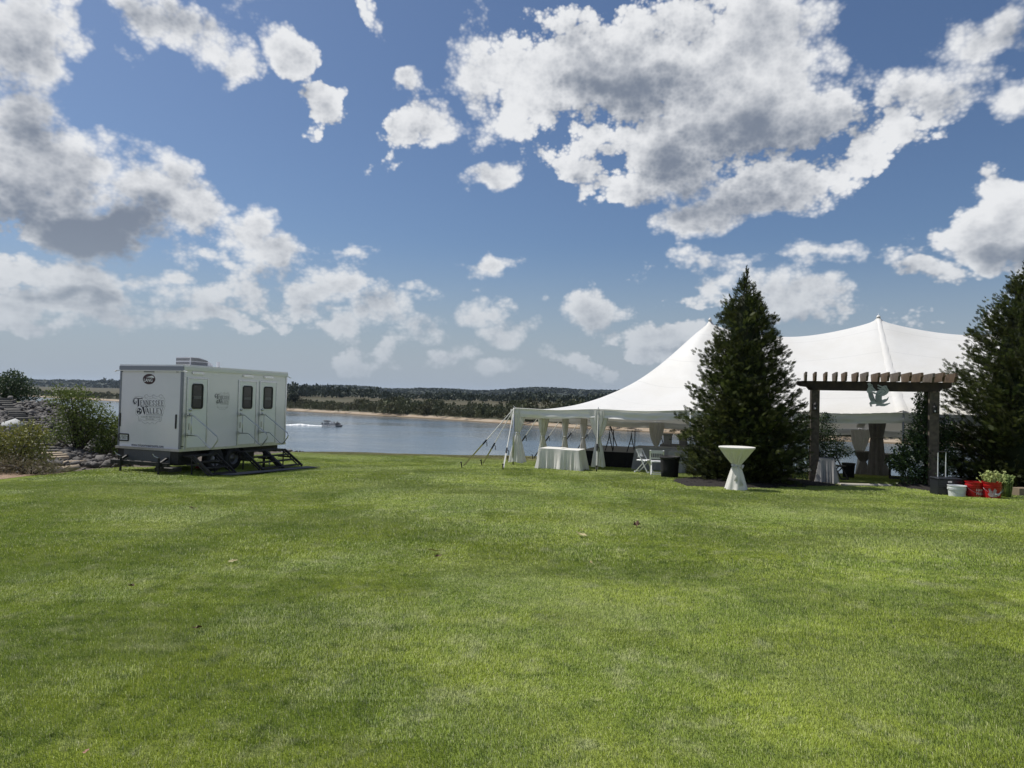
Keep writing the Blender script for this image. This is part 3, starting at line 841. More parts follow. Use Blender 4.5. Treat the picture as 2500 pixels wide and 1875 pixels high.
# shrubs and small trees on the bank --------------------------------------------------
def shrub(name, px, py, lobes, n, leaf, m, label, cat, seed, stem_n=3, r0=0.03, **kw):
    p = ground_hit(px, py) if py else Vector((px[0], px[1], H(*px))); root = empty(name, p); tag(root, label, cat)
    leafy('foliage', lobes, n, leaf, m, root, seed, **kw)
    stems(root, lobes, r0, seed, n=stem_n)
    return root
shrub('small_tree', 190, 1106, [(0, 0, 1.75, .75, .7, .7), (-.75, 0, 2.1, .5, .5, .48), (-.15, 0, 2.15, .42, .4, .42), (.55, .1, 1.45, .6, .6, .6), (-.35, 0, 1.1, .8, .7, .65), (.15, 0, .65, .85, .6, .42), (.75, 0, .95, .55, .5, .5), (-.95, -.1, .55, .32, .4, .28), (1.05, .2, 1.2, .4, .4, .38)],
      7000, 0.085, MT['shrub_leaf'], 'small olive green tree growing beside the stone steps left of the trailer', 'tree', 3, r0=0.035, shell=0.75)
shrub('shrub', 262, 1115, [(0, .3, .55, .6, .6, .6), (.3, .3, .95, .45, .5, .55), (-.3, .2, .3, .4, .4, .3)], 3600, 0.08, MT['shrub_leaf'], 'low bright green shrub against the left end of the trailer', 'shrub', 4, shell=0.6)
shrub('shrub', (-28.9, 41.0), None, [(0, 0, .95, 1.15, .9, .85), (-.6, 0, .8, .9, .8, .75), (.75, 0, .55, .85, .7, .55), (.1, 0, 1.5, .6, .5, .45)], 6500, 0.11, MT['dark_shrub_leaf'], 'round dark green shrub on the grassy crest of the rock bank', 'shrub', 5, shell=0.5)
shrub('shrub', 30, 1150, [(0, 0, .7, .75, .5, .55), (.45, 0, 1.0, .45, .4, .35), (-.6, 0, .6, .6, .5, .5), (.7, 0, .45, .35, .35, .35)], 4200, 0.075, MT['yellow_leaf'], 'yellow green shrub above the dirt strip at the left picture edge', 'shrub', 6, shell=0.7)
shrub('dry_bush', 70, 1158, [(0, 0, .2, .75, .5, .24), (-.8, 0, .25, .6, .5, .28), (.6, 0, .15, .4, .4, .16)], 2200, 0.11, MT['dry_leaf'], 'dry olive weeds in front of the yellow green shrub', 'shrub', 8, shell=0.8, wl=0.12)
# twigs in the shade between the tree and the trailer
m = MB(); rr = random.Random(5)
for i in range(420):
    p = ground_hit(rr.uniform(190, 292), rr.uniform(1108, 1143))
    a = rr.uniform(0, 6.28); l = rr.uniform(.1, .35)
    m.tube([p + Vector((0, 0, .02)), p + Vector((math.cos(a) * l, math.sin(a) * l, rr.uniform(.02, .22)))], [0.006, 0.003], 4, caps=False)
o = m.build('brush_twigs', MT['bark'], None, fix=False); tag(o, 'dry brown twigs and stems between the rock bank and the trailer', 'brush', kind='stuff')

# far thicket and woods ---------------------------------------------------------------
def clump_template(n, seed, flat=1.0):
    r = np.random.default_rng(seed)
    u = r.normal(size=(n, 3)); u /= np.linalg.norm(u, axis=1, keepdims=True); u[:, 2] = np.abs(u[:, 2]) * 1.15 - 0.15
    rr = (1 - 0.35 * r.uniform(0, 1, n)) * (1 + 0.2 * np.sin(u[:, 0] * 5 + seed) * np.sin(u[:, 2] * 6))
    P = u * rr[:, None]
    d = u + r.normal(0, .8, (n, 3)); A = frames(d, r.normal(size=(n, 3))) * (r.uniform(.30, .52, n) * (46 / n) ** .45)[:, None, None]
    tv, tf = diamond(0.8, 1.0)
    V, F, _ = merge(tv - np.array([0, .5, 0]), tf, A, P)
    V = V * np.array([1, 1, flat])
    return V, F
def scatter_clumps(name, mat_, P, sx, sz_, seed, nleaf, label, cat, tr=(0, 1)):
    r = np.random.default_rng(seed); VV, FF, TT = [], [], []; off = 0
    for k in range(5):
        tv, tf = clump_template(nleaf, seed * 10 + k)
        ii = np.arange(len(P))[np.arange(len(P)) % 5 == k]
        a = r.uniform(0, 6.28, len(ii)); A = np.zeros((len(ii), 3, 3))
        A[:, 0, 0] = np.cos(a) * sx[ii]; A[:, 0, 1] = -np.sin(a) * sx[ii]; A[:, 1, 0] = np.sin(a) * sx[ii]; A[:, 1, 1] = np.cos(a) * sx[ii]; A[:, 2, 2] = sz_[ii]
        v, f, t = merge(tv, tf, A, P[ii], r.uniform(tr[0], tr[1], len(ii)))
        VV.append(v); FF.append(f + off); TT.append(t); off += len(v)
    o = mesh_obj(name, np_mesh(name, np.concatenate(VV), np.concatenate(FF), tint=np.concatenate(TT)), mat_)
    return tag(o, label, cat, kind='stuff')
MT['thicket'] = mat('thicket_leaf', (0.034, 0.050, 0.020), 0.7, tint=(0.095, 0.110, 0.042), trans=0.15, noise=(0.05, (0.085, 0.062, 0.035), 0.45), obj_space=False)
MT['woods'] = mat('woods_leaf', (0.022, 0.036, 0.018), 0.7, tint=(0.035, 0.052, 0.028), trans=0.1)
vis = (SHs[:, 1] > 100) & (SHs[:, 0] > -1300)
I = np.arange(len(SHs))[vis]
n = 3000
ii = rng.choice(I, n, p=(1 / (60 + np.hypot(SHs[I, 0], SHs[I, 1]))) / (1 / (60 + np.hypot(SHs[I, 0], SHs[I, 1]))).sum())
dd = rng.uniform(5, 26, n)
P = SHs[ii] + NRM[ii] * dd[:, None] + rng.uniform(-4, 4, (n, 2))
tall = np.interp(P[:, 0], [-400, -110, -60, 0, 60, 200], [0.85, 0.9, 1.35, 1.6, 1.6, 1.5]) * (1 + 0.20 * np.sin(P[:, 0] * 0.09) + 0.14 * np.sin(P[:, 0] * 0.31))
gz = np.interp(dd, [5, 6, 20, 40], [WATER_Z + 1.1, WATER_Z + 1.4, -6.7, -6.5])
hh = rng.uniform(1.6, 3.3, n) * tall
scatter_clumps('thicket', MT['thicket'], np.c_[P, gz + hh * 0.15], hh * rng.uniform(.6, 1.0, n) * 0.85, hh, 3, 150, 'dense green thicket along the sandy far shore of the river', 'thicket')
# woods behind the field
WD = [(-1500, 2600), (-900, 1750), (-600, 1250), (-330, 820), (-180, 690), (-60, 660), (60, 600), (250, 560), (500, 520)]
wr = resample(WD, 5.0); n = 2600; ii = rng.integers(0, len(wr), n)
P = wr[ii] + rng.uniform(-12, 12, (n, 2)) + np.array([0.3, 1.0]) * rng.uniform(0, 140, n)[:, None] ** 1.0
depth = P[:, 1] - np.interp(P[:, 0], [q[0] for q in WD], [q[1] for q in WD])
hh = rng.uniform(4.0, 6.6, n) * np.interp(P[:, 0], [-1500, -900, -330, -180, 60, 500], [3.2, 2.5, 1.6, 1.25, 1.05, .9]) * (1 + .2 * np.sin(P[:, 0] * .02) + .15 * np.sin(P[:, 0] * .07))
scatter_clumps('woods', MT['woods'], np.c_[P, np.full(n, -6.0) + np.clip(depth, 0, 200) * 0.008 + hh * .3], hh * .75, hh, 4, 34, 'dark line of woods behind the brown field across the river', 'woods')
# hilltop woods line
n = 4200; X_ = rng.uniform(-2300, 1500, n); dy_ = rng.uniform(-60, 750, n)
def hillz(x): return -5 + (9 + 12 * (0.5 + 0.5 * np.sin(x * 0.0024 + 0.9)) + 5 * np.sin(x * 0.0071) + 4 * np.sin(x * 0.017))
scatter_clumps('hill_woods', MT['woods'], np.c_[X_, 2100 + dy_ - 0.15 * X_, -5 + (hillz(X_) + 5) * np.interp(dy_, [0, 150, 350, 700], [0, .5, .85, 1.0]) + 1], rng.uniform(14, 22, n), rng.uniform(6, 11, n), 5, 24, 'blue green wooded ridge on the far horizon', 'woods')
# one tall tree that stands above the thicket by the right end of the trailer
tp = at(716, 972, 395); root = empty('shore_tree', (tp.x, tp.y, -6.6)); tag(root, 'tall round dark tree across the river just right of the trailer', 'tree')
leafy('crown', [(0, 0, 5.5, 2.3, 2.3, 2.0), (-1.2, 0, 3.6, 2.2, 2, 1.9), (1.0, 0, 4.0, 2.4, 2, 1.7), (0, 0, 2.2, 3, 2, 1.6)], 1500, 0.75, MT['woods'], root, 31)
MB().tube([(0, 0, -.5), (0, 0, 4.5)], [.3, .12], 6).build('trunk', MT['bark'], root)

# ------------------------------------------------------------------ restroom trailer
TA = Vector((-9.08, 19.5, H(-9.08, 19.5)))
TM = Matrix.Translation(TA) @ Matrix.Rotation(R(68.7), 4, 'Z') @ Matrix.Rotation(R(0.62), 4, 'Y')
trailer = empty('restroom_trailer', TA, mat=TM)
tag(trailer, 'white portable restroom trailer with three side doors, handrails and black folding steps', 'trailer')
TI = TM.inverted()
TX, TY = (TM.to_3x3() @ Vector((1, 0, 0))), (TM.to_3x3() @ Vector((0, 1, 0)))
def FP(px, py):                 # a photograph pixel on the front wall -> local (y, z)
    p = TI @ hit_plane(px, py, TA, TX); return p.y, p.z
def SP(px, py):                 # on the side wall -> local (x, z)
    p = TI @ hit_plane(px, py, TA, TY); return p.x, p.z
gz = TA.z
TLX, TWY = 4.36, 2.32
ZB = (-0.17) - gz; ZT = 2.17 - gz     # floor edge and roof edge above the trailer's own foot
body = MB(); body.box(0, TLX, 0, TWY, ZB + .07, ZT - .09); body.build('wall', MT['white_panel'], trailer)
# aluminium trim, butted
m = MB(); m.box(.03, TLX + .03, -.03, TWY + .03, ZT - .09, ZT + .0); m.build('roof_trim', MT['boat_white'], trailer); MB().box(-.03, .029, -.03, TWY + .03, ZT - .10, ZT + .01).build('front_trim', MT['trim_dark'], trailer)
m = MB(); m.box(-.02, TLX + .02, -.02, TWY + .02, ZT + .001, ZT + .05); m.build('roof', MT['white_panel'], trailer)
m = MB(); m.box(-.05, TLX + .02, -.025, TWY + .05, ZB, ZB + .07); m.build('floor_trim', MT['alu'], trailer)
for (x, y) in ((.052, -.012), (TLX - .05, -.012)):
    m = MB(); m.box(x, x + .062, y, y + .062, ZB + .071, ZT - .091); m.build('corner_post', MT['alu'], trailer)
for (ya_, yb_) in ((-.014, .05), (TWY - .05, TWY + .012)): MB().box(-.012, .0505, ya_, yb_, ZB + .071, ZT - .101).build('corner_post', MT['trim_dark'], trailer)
MB().box(-.055, -.032, -.1, TWY + .1, ZT - .14, ZT - .115).build('gutter', MT['boat_white'], trailer)
m = MB(); m.tube([(-.05, -.09, ZT - .12), (-.02, -.2, ZT - .15)], .02, 6); m.tube([(-.05, TWY + .09, ZT - .12), (-.02, TWY + .2, ZT - .14)], .02, 6)
m.tube([(TLX, -.04, ZT - .09), (TLX + .05, -.14, ZT - .14)], .015, 6); m.build('drip_spout', MT['boat_white'], trailer)

def fplane(d0): return lambda a, b, t: Vector((-(d0 + t), a, b))
def splane(d0): return lambda a, b, t: Vector((a, -(d0 + t), b))

# doors ------------------------------------------------------------------------
def rrect(x0, x1, z0, z1, r, n=4):
    P = []
    for cx, cz, a0 in ((x1 - r, z1 - r, 0), (x0 + r, z1 - r, 90), (x0 + r, z0 + r, 180), (x1 - r, z0 + r, 270)):
        for k in range(n + 1):
            a = R(a0 + 90 * k / n); P.append((cx + r * math.cos(a), cz + r * math.sin(a)))
    return P
doors = []
for di, (pl, pr) in enumerate(((456, 503.5), (581.5, 622.5), (633.5, 671.5))):
    x0 = SP(pl, 1010)[0]; x1 = SP(pr, 1010)[0]
    z0, z1 = ZB + .10, ZB + 2.02
    fr = MB()
    for a in ((x0 - .035, x0, z0, z1), (x1, x1 + .035, z0, z1), (x0 - .035, x1 + .035, z1, z1 + .035), (x0 - .035, x1 + .035, z0 - .03, z0)):
        fr.box(a[0], a[1], -.022, -.001, a[2], a[3])
    fr.build('door_frame', MT['alu'], trailer)
    d = MB().box(x0 + .006, x1 - .006, -.014, -.001, z0 + .004, z1 - .006).build('door', MT['door_white'], trailer)
    w = (x1 - x0)
    wx0, wx1, wz0, wz1 = x0 + w * .22, x0 + w * .74, z0 + 1.10, z0 + 1.77
    rim = MB(); rim.ribbon(rrect(wx0, wx1, wz0, wz1, .06), .04, splane(.015), .022, closed=True); rim.build('window_frame', MT['black_metal'], d)
    MB().prism(rrect(wx0 + .01, wx1 - .01, wz0 + .01, wz1 - .01, .05), splane(.016), .006).build('window', MT['glass_dark'], d)
    MB().box(wx0 + .05, wx1 - .05, -.026, -.023, wz0 + .26, wz0 + .34).build('window_sign', mat('occupancy_sign', (.10, .10, .105), .4), d)
    k = MB(); k.lathe([(.035, 0), (.04, .01), (.03, .05), (0.004, .055)], 12, cap_bot=False)
    kk = MB(); kk.v = [(x0 + .09 + a, -.015 - c, z0 + .92 + b) for a, b, c in k.v]; kk.f = k.f
    kk.build('handle', MT['steel'], d, smooth=True)
    k2 = MB(); k2.v = [(a, b, c + .13) for a, b, c in kk.v]; k2.f = k.f; k2.build('lock', MT['steel'], d, smooth=True)
    # hook plate
    MB().box(x0 + .06, x0 + .10, -.03, -.016, z0 + .50, z0 + .68).build('door_hook', MT['steel'], d)
    # porch light above the door
    lx0 = x0 + w * .18; lx1 = x0 + w * .80
    MB().prism(rrect(lx0, lx1, z1 + .13, z1 + .20, .033), splane(.001), .025).build('porch_light', MT['steel'], trailer)
    MB().prism(rrect(lx0 + .05, lx1 - .06, z1 + .145, z1 + .178, .015), splane(.027), .008).build('light_lens', MT['lens'], trailer)
    # handrail: folds out at right angles to the wall
    hx = x0 - .02
    zt = .83 - gz; P = [(0, zt - .01), (.22, zt), (.28, zt - .03), (1.08, .30 - gz), (1.12, .22 - gz), (1.10, .16 - gz), (.94, -.03 - gz), (.88, -.05 - gz), (.82, -.02 - gz), (.44, .26 - gz), (.38, .28 - gz), (0, .28 - gz)]
    m = MB(); m.tube([(hx, -a - .03, b) for a, b in P], .016, 8); m.tube([(hx, -.20, zt), (hx, -.20, .28 - gz)], .011, 6)
    hr = m.build('handrail', MT['steel'], trailer, smooth=True)
    for zz in (zt, .28 - gz): MB().box(hx - .035, hx + .035, -.06, -.023, zz - .06, zz + .06).build('bracket', MT['alu'], hr)
    # folding steps
    sx0, sx1 = x0 - .05, x1 + .10
    zp = ZB - .10
    pts0, pts1 = (0.34, zp - .02), (1.06, .03)
    sp = None
    for xx in (sx0, sx1):
        st = MB()
        st.bar((xx, -pts0[0], pts0[1]), (xx, -pts1[0], pts1[1]), .03, .07)
        st.bar((xx, -.02, zp - .03), (xx, -.36, zp - .03), .03, .05)
        st.bar((xx, -.10, zp - .25), (xx, -.60, zp - .25), .03, .05)
        st.bar((xx, -.25, zp - .05), (xx, -.92, .02), .025, .035)
        st.bar((xx, -.30, .0), (xx, -.30, zp - .02), .03, .03, up=(0, 1, 0))
        q_ = st.build('stair_side', MT['black_metal'], trailer); sp = sp or q_
    for (yy, zz, dep) in ((-.18, zp, .36), (-.47, zp - .16, .22), (-.69, zp - .31, .22), (-.92, zp - .46, .24)):
        m = MB()
        for q in range(6):
            a = yy - dep / 2 + dep * q / 5.0
            m.box(sx0 + .02, sx1 - .02, a - .012, a + .012, zz - .03, zz)
        for q in range(9):
            a = sx0 + .03 + (sx1 - sx0 - .06) * q / 8.0
            m.box(a - .008, a + .008, yy - dep / 2 + .013, yy + dep / 2 - .013, zz - .024, zz - .004)
        m.build('tread', MT['black_metal'], sp)
    doors.append((x0, x1))

# front wall print ----------------------------------------------------------------
def z7(X, Y): return FP(270 + X / 6.635, 860 + Y / 6.635)
def z1f(X, Y): return FP(260 + X / 4.424, 840 + Y / 4.424)
def z1s(X, Y): return SP(260 + X / 4.424, 840 + Y / 4.424)
# glyphs of the two big words, in a unit cell: list of polygons
def arc(cx, cy, r1, r2, a0, a1, n=8, ry=1.0):
    o = []; i = []
    for k in range(n + 1):
        a = R(a0 + (a1 - a0) * k / n); o.append((cx + r1 * math.cos(a), cy + r1 * ry * math.sin(a))); i.append((cx + r2 * math.cos(a), cy + r2 * ry * math.sin(a)))
    return [[o[k], o[k + 1], i[k + 1], i[k]] for k in range(n)]
def rc(x0, x1, y0, y1): return [(x0, y0), (x1, y0), (x1, y1), (x0, y1)]
GL = {
 'T': [rc(.42, .60, 0, .96), rc(.02, 1.0, .90, 1.0), rc(.02, .10, .76, .90), rc(.92, 1.0, .76, .90), rc(.30, .72, 0, .06)],
 'E': [rc(.14, .36, .0, 1.0), rc(.36, .86, .93, 1.0), rc(.36, .70, .47, .54), rc(.36, .86, 0, .07), rc(.80, .86, .78, .93), rc(.80, .86, .07, .22), rc(.64, .70, .40, .61), rc(.05, .14, .95, 1.0), rc(.05, .14, 0, .05)],
 'N': [rc(.12, .20, 0, 1), rc(.82, .90, 0, 1), [(.12, 1), (.34, 1), (.90, 0), (.70, 0)], rc(.02, .30, 0, .05), rc(.70, 1.0, .95, 1.0), rc(.02, .12, .95, 1)],
 'L': [rc(.16, .38, 0, 1), rc(.38, .88, 0, .07), rc(.81, .88, .07, .26), rc(.04, .50, .95, 1.0), rc(.05, .16, 0, .05)],
 'A': [[(.44, 1), (.60, 1), (.20, 0), (.12, 0)], [(.40, 1), (.62, 1), (.98, 0), (.74, 0)], rc(.28, .76, .30, .37), rc(.0, .30, 0, .05), rc(.64, 1.06, 0, .05)],
 'V': [[(.02, 1), (.26, 1), (.60, 0), (.46, 0)], [(.90, 1), (.98, 1), (.60, 0), (.50, 0)], rc(-.06, .36, .95, 1), rc(.76, 1.08, .95, 1)],
 'Y': [[(.02, 1), (.24, 1), (.60, .45), (.42, .45)], [(.88, 1), (.97, 1), (.62, .45), (.54, .45)], rc(.42, .62, 0, .46), rc(-.05, .34, .95, 1), rc(.76, 1.05, .95, 1), rc(.30, .74, 0, .05)],
 'S': arc(.5, .74, .34, .18, 20, 270, 9, .76) + arc(.5, .26, .34, .18, -160, 90, 9, .76) + [rc(.74, .82, .76, .98), rc(.16, .24, .02, .24)],
}
def word(mb, s, quad, plane, adv=None):
    """quad: bottom-left, bottom-right, top-left corners in wall coordinates"""
    (ax, az), (bx, bz), (cx, cz) = quad
    n = len(s)
    for i, ch in enumerate(s):
        for poly in GL[ch]:
            pts = []
            for (u, v) in poly:
                uu = (i + u * .92) / n
                pts.append((ax + (bx - ax) * uu + (cx - ax) * v, az + (bz - az) * uu + (cz - az) * v))
            mb.prism(pts, plane, .0015)
def logo(plane, P, parent, wl, wt, fs=1.0):
    """P maps the drawing's own grid (taken from the wall) to wall coordinates"""
    m = MB()
    word(m, 'ENNESSEE', (P(478, 862), P(868, 866), P(478, 778)), plane)
    word(m, 'ALLEY', (P(572, 990), P(850, 995), P(572, 905)), plane)
    # swash T and V
    def pl(pts): return [P(*q) for q in pts]
    m.prism(pl([(437, 760), (462, 760), (466, 865), (440, 885)]), plane, .0015)
    m.ribbon(pl([(512, 742), (480, 752), (440, 748), (410, 740), (385, 755), (372, 785), (378, 815), (396, 832), (415, 822), (420, 803), (408, 795)]), wt * 1.1, plane, .0015)
    m.ribbon(pl([(378, 770), (374, 795), (384, 822), (400, 830)]), wt * 2.0, plane, .0015)
    m.ribbon(pl([(512, 742), (514, 762)]), wt, plane, .0015)
    m.prism(pl([(508, 885), (540, 885), (556, 985), (548, 1012), (528, 960)]), plane, .0015)
    m.ribbon(pl([(600, 872), (578, 900), (552, 1000)]), wt * .8, plane, .0015)
    m.ribbon(pl([(605, 880), (590, 868), (575, 872), (560, 890)]), wt * .8, plane, .0015)
    m.ribbon(pl([(508, 890), (495, 870), (485, 885)]), wt * .8, plane, .0015)
    lo = m.build('lettering', MT['decal'], parent, fix=True)
    # star disc
    c = (465, 955); m = MB(); m.prism([P(c[0] + 42 * math.cos(a), c[1] + 52 * math.sin(a)) for a in np.linspace(0, 2 * math.pi, 24, endpoint=False)], plane, .0015); m.build('star_disc', MT['decal'], lo)
    m = MB()
    for (sx, sy) in ((448, 935), (485, 948), (458, 985)):
        pts = []
        for k in range(10):
            a = R(-90 + 36 * k + 10); r_ = 19 if k % 2 == 0 else 8
            pts.append(P(sx + r_ * math.cos(a), sy + r_ * 1.15 * math.sin(a)))
        m.prism(pts, lambda a, b, t: plane(a, b, t + .0018), .001)
    m.build('star', MT['door_white'], lo)
    # rules
    m = MB()
    for (x0, x1, y) in ((500, 868, 873), (500, 868, 880), (500, 868, 887), (570, 848, 1003), (570, 848, 1010), (570, 848, 1017)):
        m.ribbon(pl([(x0, y), (x1, y + 6)]), wl * .8, plane, .001)
    # scroll border
    B = [(440, 885), (425, 900), (408, 930), (405, 975), (418, 1010), (445, 1030), (455, 1050), (450, 1085), (458, 1110), (478, 1118), (492, 1105), (505, 1115), (518, 1135), (540, 1142), (552, 1158), (572, 1160), (585, 1140), (605, 1135), (618, 1150), (638, 1166), (655, 1150), (668, 1137), (690, 1145), (705, 1162), (730, 1160), (742, 1140), (765, 1125), (780, 1110), (795, 1122), (815, 1115), (828, 1090), (822, 1060), (835, 1020), (855, 985), (850, 950), (872, 915), (885, 870), (872, 820), (882, 780), (872, 745), (850, 730), (845, 705), (825, 688), (800, 690), (780, 712), (755, 722), (730, 712), (712, 695), (694, 683), (676, 698), (660, 715), (635, 722), (612, 712), (600, 692), (578, 684), (555, 700), (548, 720), (520, 735), (508, 722), (470, 718), (420, 716), (385, 728), (362, 765), (356, 800), (368, 835), (392, 850), (425, 848), (440, 862), (440, 885)]
    m.ribbon(pl(B), wl, plane, .001)
    for (cx, cy, r_) in ((578, 712, 22), (810, 714, 22), (694, 722, 16), (478, 1098, 14), (800, 1100, 14)):
        m.ribbon([P(cx + r_ * math.cos(a), cy + r_ * 1.2 * math.sin(a)) for a in np.linspace(0.4, 5.6, 12)], wl * .8, plane, .001)
    m.ribbon(pl([(548, 735), (600, 765), (660, 745), (694, 738), (730, 748), (790, 768), (845, 740)]), wl * .8, plane, .001)
    m.ribbon(pl([(470, 1075), (540, 1105), (640, 1100), (730, 1105), (805, 1078)]), wl * .8, plane, .001)
    m.build('logo_border', MT['decal_light'], lo, fix=True)
    return lo
def text_on(s, mapf, size, name, m_, parent, plane_depth, xs=1.0, bold=0.0):
    cu = bpy.data.curves.new(name, 'FONT'); cu.body = s; cu.size = 1.0; cu.align_x = 'CENTER'; cu.align_y = 'CENTER'; cu.offset = bold
    tmp = bpy.data.objects.new('tmp', cu)
    me = bpy.data.meshes.new_from_object(tmp); bpy.data.objects.remove(tmp)
    me.name = name
    co = np.empty(len(me.vertices) * 3, dtype=np.float32); me.vertices.foreach_get('co', co); co = co.reshape(-1, 3)
    new = np.array([mapf(float(a) * size * xs, float(b) * size) for a, b, _ in co], dtype=np.float32)
    me.vertices.foreach_set('co', new.ravel()); me.update()
    me.materials.clear(); me.materials.append(m_)
    return mesh_obj(name, me, None, parent)
fl = fplane(.001)
logo(fl, z7, trailer, .006, .022)
def around(Pc, depth, front=True):
    if front: return lambda a, b: (-depth, Pc[0] - a, Pc[1] + b)
    return lambda a, b: (Pc[0] + a, -depth, Pc[1] + b)
text_on('LUXURY RESTROOMS', around(z7(650, 1050), .003), .075, 'subtitle', MT['decal_light'], trailer, .003, xs=1.0)
text_on('901.679.7991', around(z7(640, 1085), .003), .055, 'phone_number', MT['decal_light'], trailer, .003, xs=1.1)
text_on('www.tnluxuryrestrooms.com', around(z7(595, 1512), .003), .115, 'web_address', MT['decal'], trailer, .003, xs=.88, bold=.012)
# oval maker's badge
c = z7(624, 435); m = MB(); m.prism([(c[0] + .235 * math.cos(a), c[1] + .148 * math.sin(a)) for a in np.linspace(0, 2 * math.pi, 32, endpoint=False)], fl, .002)
badge = m.build('maker_badge', mat('badge_maroon', (.035, .008, .012), .4), trailer)
text_on('LANG', around((c[0] + .03, c[1] - .035), .0045), .125, 'badge_text', MT['door_white'], badge, 0, xs=1.0, bold=.02)
MB().prism([(c[0] + .12, c[1] + .05), (c[0] - .12, c[1] + .10), (c[0] - .19, c[1] + .06), (c[0] - .19, c[1] + .03), (c[0] - .05, c[1] + .045)], fplane(.0035), .001).build('badge_swoosh', MT['door_white'], badge)
# marker lights
for (a, b, cx, cy) in ((.19, .022, 463, 295), (.035, .018, 170, 292), (.035, .018, 768, 297)):
    q = z1f(cx, cy); MB().box(-.02, -.001, q[0] - a, q[0] + a, q[1] - b, q[1] + b).build('marker_light', MT['black_metal'], trailer)
for (cx, y0, y1) in ((152, 740, 888), (755, 760, 915)):
    q0, q1 = z1f(cx, y0), z1f(cx, y1); MB().prism(rrect(q0[0] - .022, q0[0] + .022, q1[1], q0[1], .02), fplane(.001), .02).build('tail_light', MT['black_metal'], trailer)
# licence plate
q0, q1 = z1f(140, 968), z1f(238, 1043); y0, y1, z0, z1 = q1[0], q0[0], q1[1], q0[1]
pf = MB().ribbon(rrect(y0, y1, z0, z1, .03), .035, fplane(.001), .02, closed=True).build('plate_frame', MT['black_metal'], trailer)
MB().prism(rrect(y0, y1, z0, z1, .02), fplane(.002), .004).build('licence_plate', MT['door_white'], pf)
text_on('673603T', around(((y0 + y1) / 2, (z0 + z1) / 2 - .01), .0075), .125, 'plate_number', MT['decal'], pf, 0, xs=.72, bold=.01)
text_on('TENNESSEE', around(((y0 + y1) / 2, z1 - .05), .0075), .035, 'plate_state', MT['decal'], pf, 0)
# smaller logo on the side wall: the same drawing at its own place
s0, s1 = z1s(1168, 535), z1s(1328, 655)
def side_logo_P(X, Y): return (s0[0] + (X - 356) / (885 - 356) * (s1[0] - s0[0]), s0[1] + .05 + (Y - 683) / (1166 - 683) * (-.52))
logo(splane(.001), side_logo_P, trailer, .004, .012)
# diamond plate below the front wall
q0, q1 = z1f(195, 1140), z1f(690, 1275)
dp = MB(); ya, yb = q1[0], q0[0]; za, zb = ZB - .32, ZB - .005
dp.box(-.02, 0.0, ya, yb, za, zb)
for i in range(40):
    for j in range(8):
        cy = ya + (i + .5 + .5 * (j % 2)) * (yb - ya) / 41; cz = za + (j + .5) * (zb - za) / 8; s_ = 1 if (i + j) % 2 else -1
        dp.add([(-.0205, cy - .012, cz - .008 * s_), (-.0205, cy + .002, cz + .004), (-.024, cy, cz), (-.0205, cy + .012, cz + .008 * s_), (-.0205, cy - .002, cz - .004)], [(0, 2, 1), (1, 2, 3), (3, 2, 4), (4, 2, 0)])
dp.build('diamond_plate', MT['plate'], trailer, fix=False)
MB().box(-.01, .10, .04, ya - .002, za - .02, zb).build('frame_end', MT['black_metal'], trailer); MB().box(-.01, .10, yb + .002, TWY - .02, za - .05, zb).build('frame_end', MT['black_metal'], trailer)
# chassis
m = MB()
for yy in (.28, TWY - .28): m.box(.11, TLX - .06, yy - .04, yy + .04, ZB - .16, ZB - .005)
for xx in np.linspace(.35, TLX - .3, 7): m.box(xx - .025, xx + .025, .325, TWY - .325, ZB - .12, ZB - .01)
m.box(TLX - .35, TLX - .05, .05, TWY - .05, ZB - .22, ZB - .165)
m.box(.25, 1.0, .35, .9, ZB - .42, ZB - .17); m.box(2.5, 3.3, .33, .8, ZB - .45, ZB - .17)
m.build('chassis', MT['black_metal'], trailer)
# cross bar with two jacks
m = MB(); m.box(-.36, -.27, .05, TWY - .16, ZB - .40, ZB - .30)
m.bar((-.3, .4, ZB - .34), (.12, .4, ZB - .12), .06, .06); m.bar((-.3, TWY - .4, ZB - .34), (.12, TWY - .4, ZB - .12), .06, .06)
m.build('bumper_bar', MT['black_metal'], trailer)
m = MB(); m.bevbox(-.26, .1, -.02, .62, .10, ZB - .42, .02); m.build('battery_box', MT['black_metal'], trailer)
for w_ in [(TI @ hit_plane(q_, 1140, TM @ Vector((-.40, 0, 0)), TX)).y for q_ in (387, 294)]:
    m = MB(); m.tube([(-.40, w_, ZB - .62), (-.40, w_, ZB - .16)], .032, 10); m.box(-.45, -.35, w_ - .05, w_ + .05, ZB - .42, ZB - .28); j = m.build('jack', MT['black_metal'], trailer)
    m = MB(); m.tube([(-.40, w_, -.02), (-.40, w_, ZB - .60)], .022, 10); m.box(-.5, -.3, w_ - .09, w_ + .09, -.02, -.0); m.build('jack_leg', mat('zinc', (.45, .42, .30), .5, .2), j); MB().tube([(-.42, w_, ZB - .16), (-.46, w_ + .10, ZB - .12), (-.5, w_ + .12, ZB - .05)], .012, 6).build('crank', MT['steel'], j)
# rear stabilisers
for xx, yy in ((TLX - .3, .35), (TLX - .3, TWY - .3)):
    MB().tube([(xx, yy, -.05), (xx, yy, ZB - .16)], .025, 8).build('jack', MT['alu'], trailer)
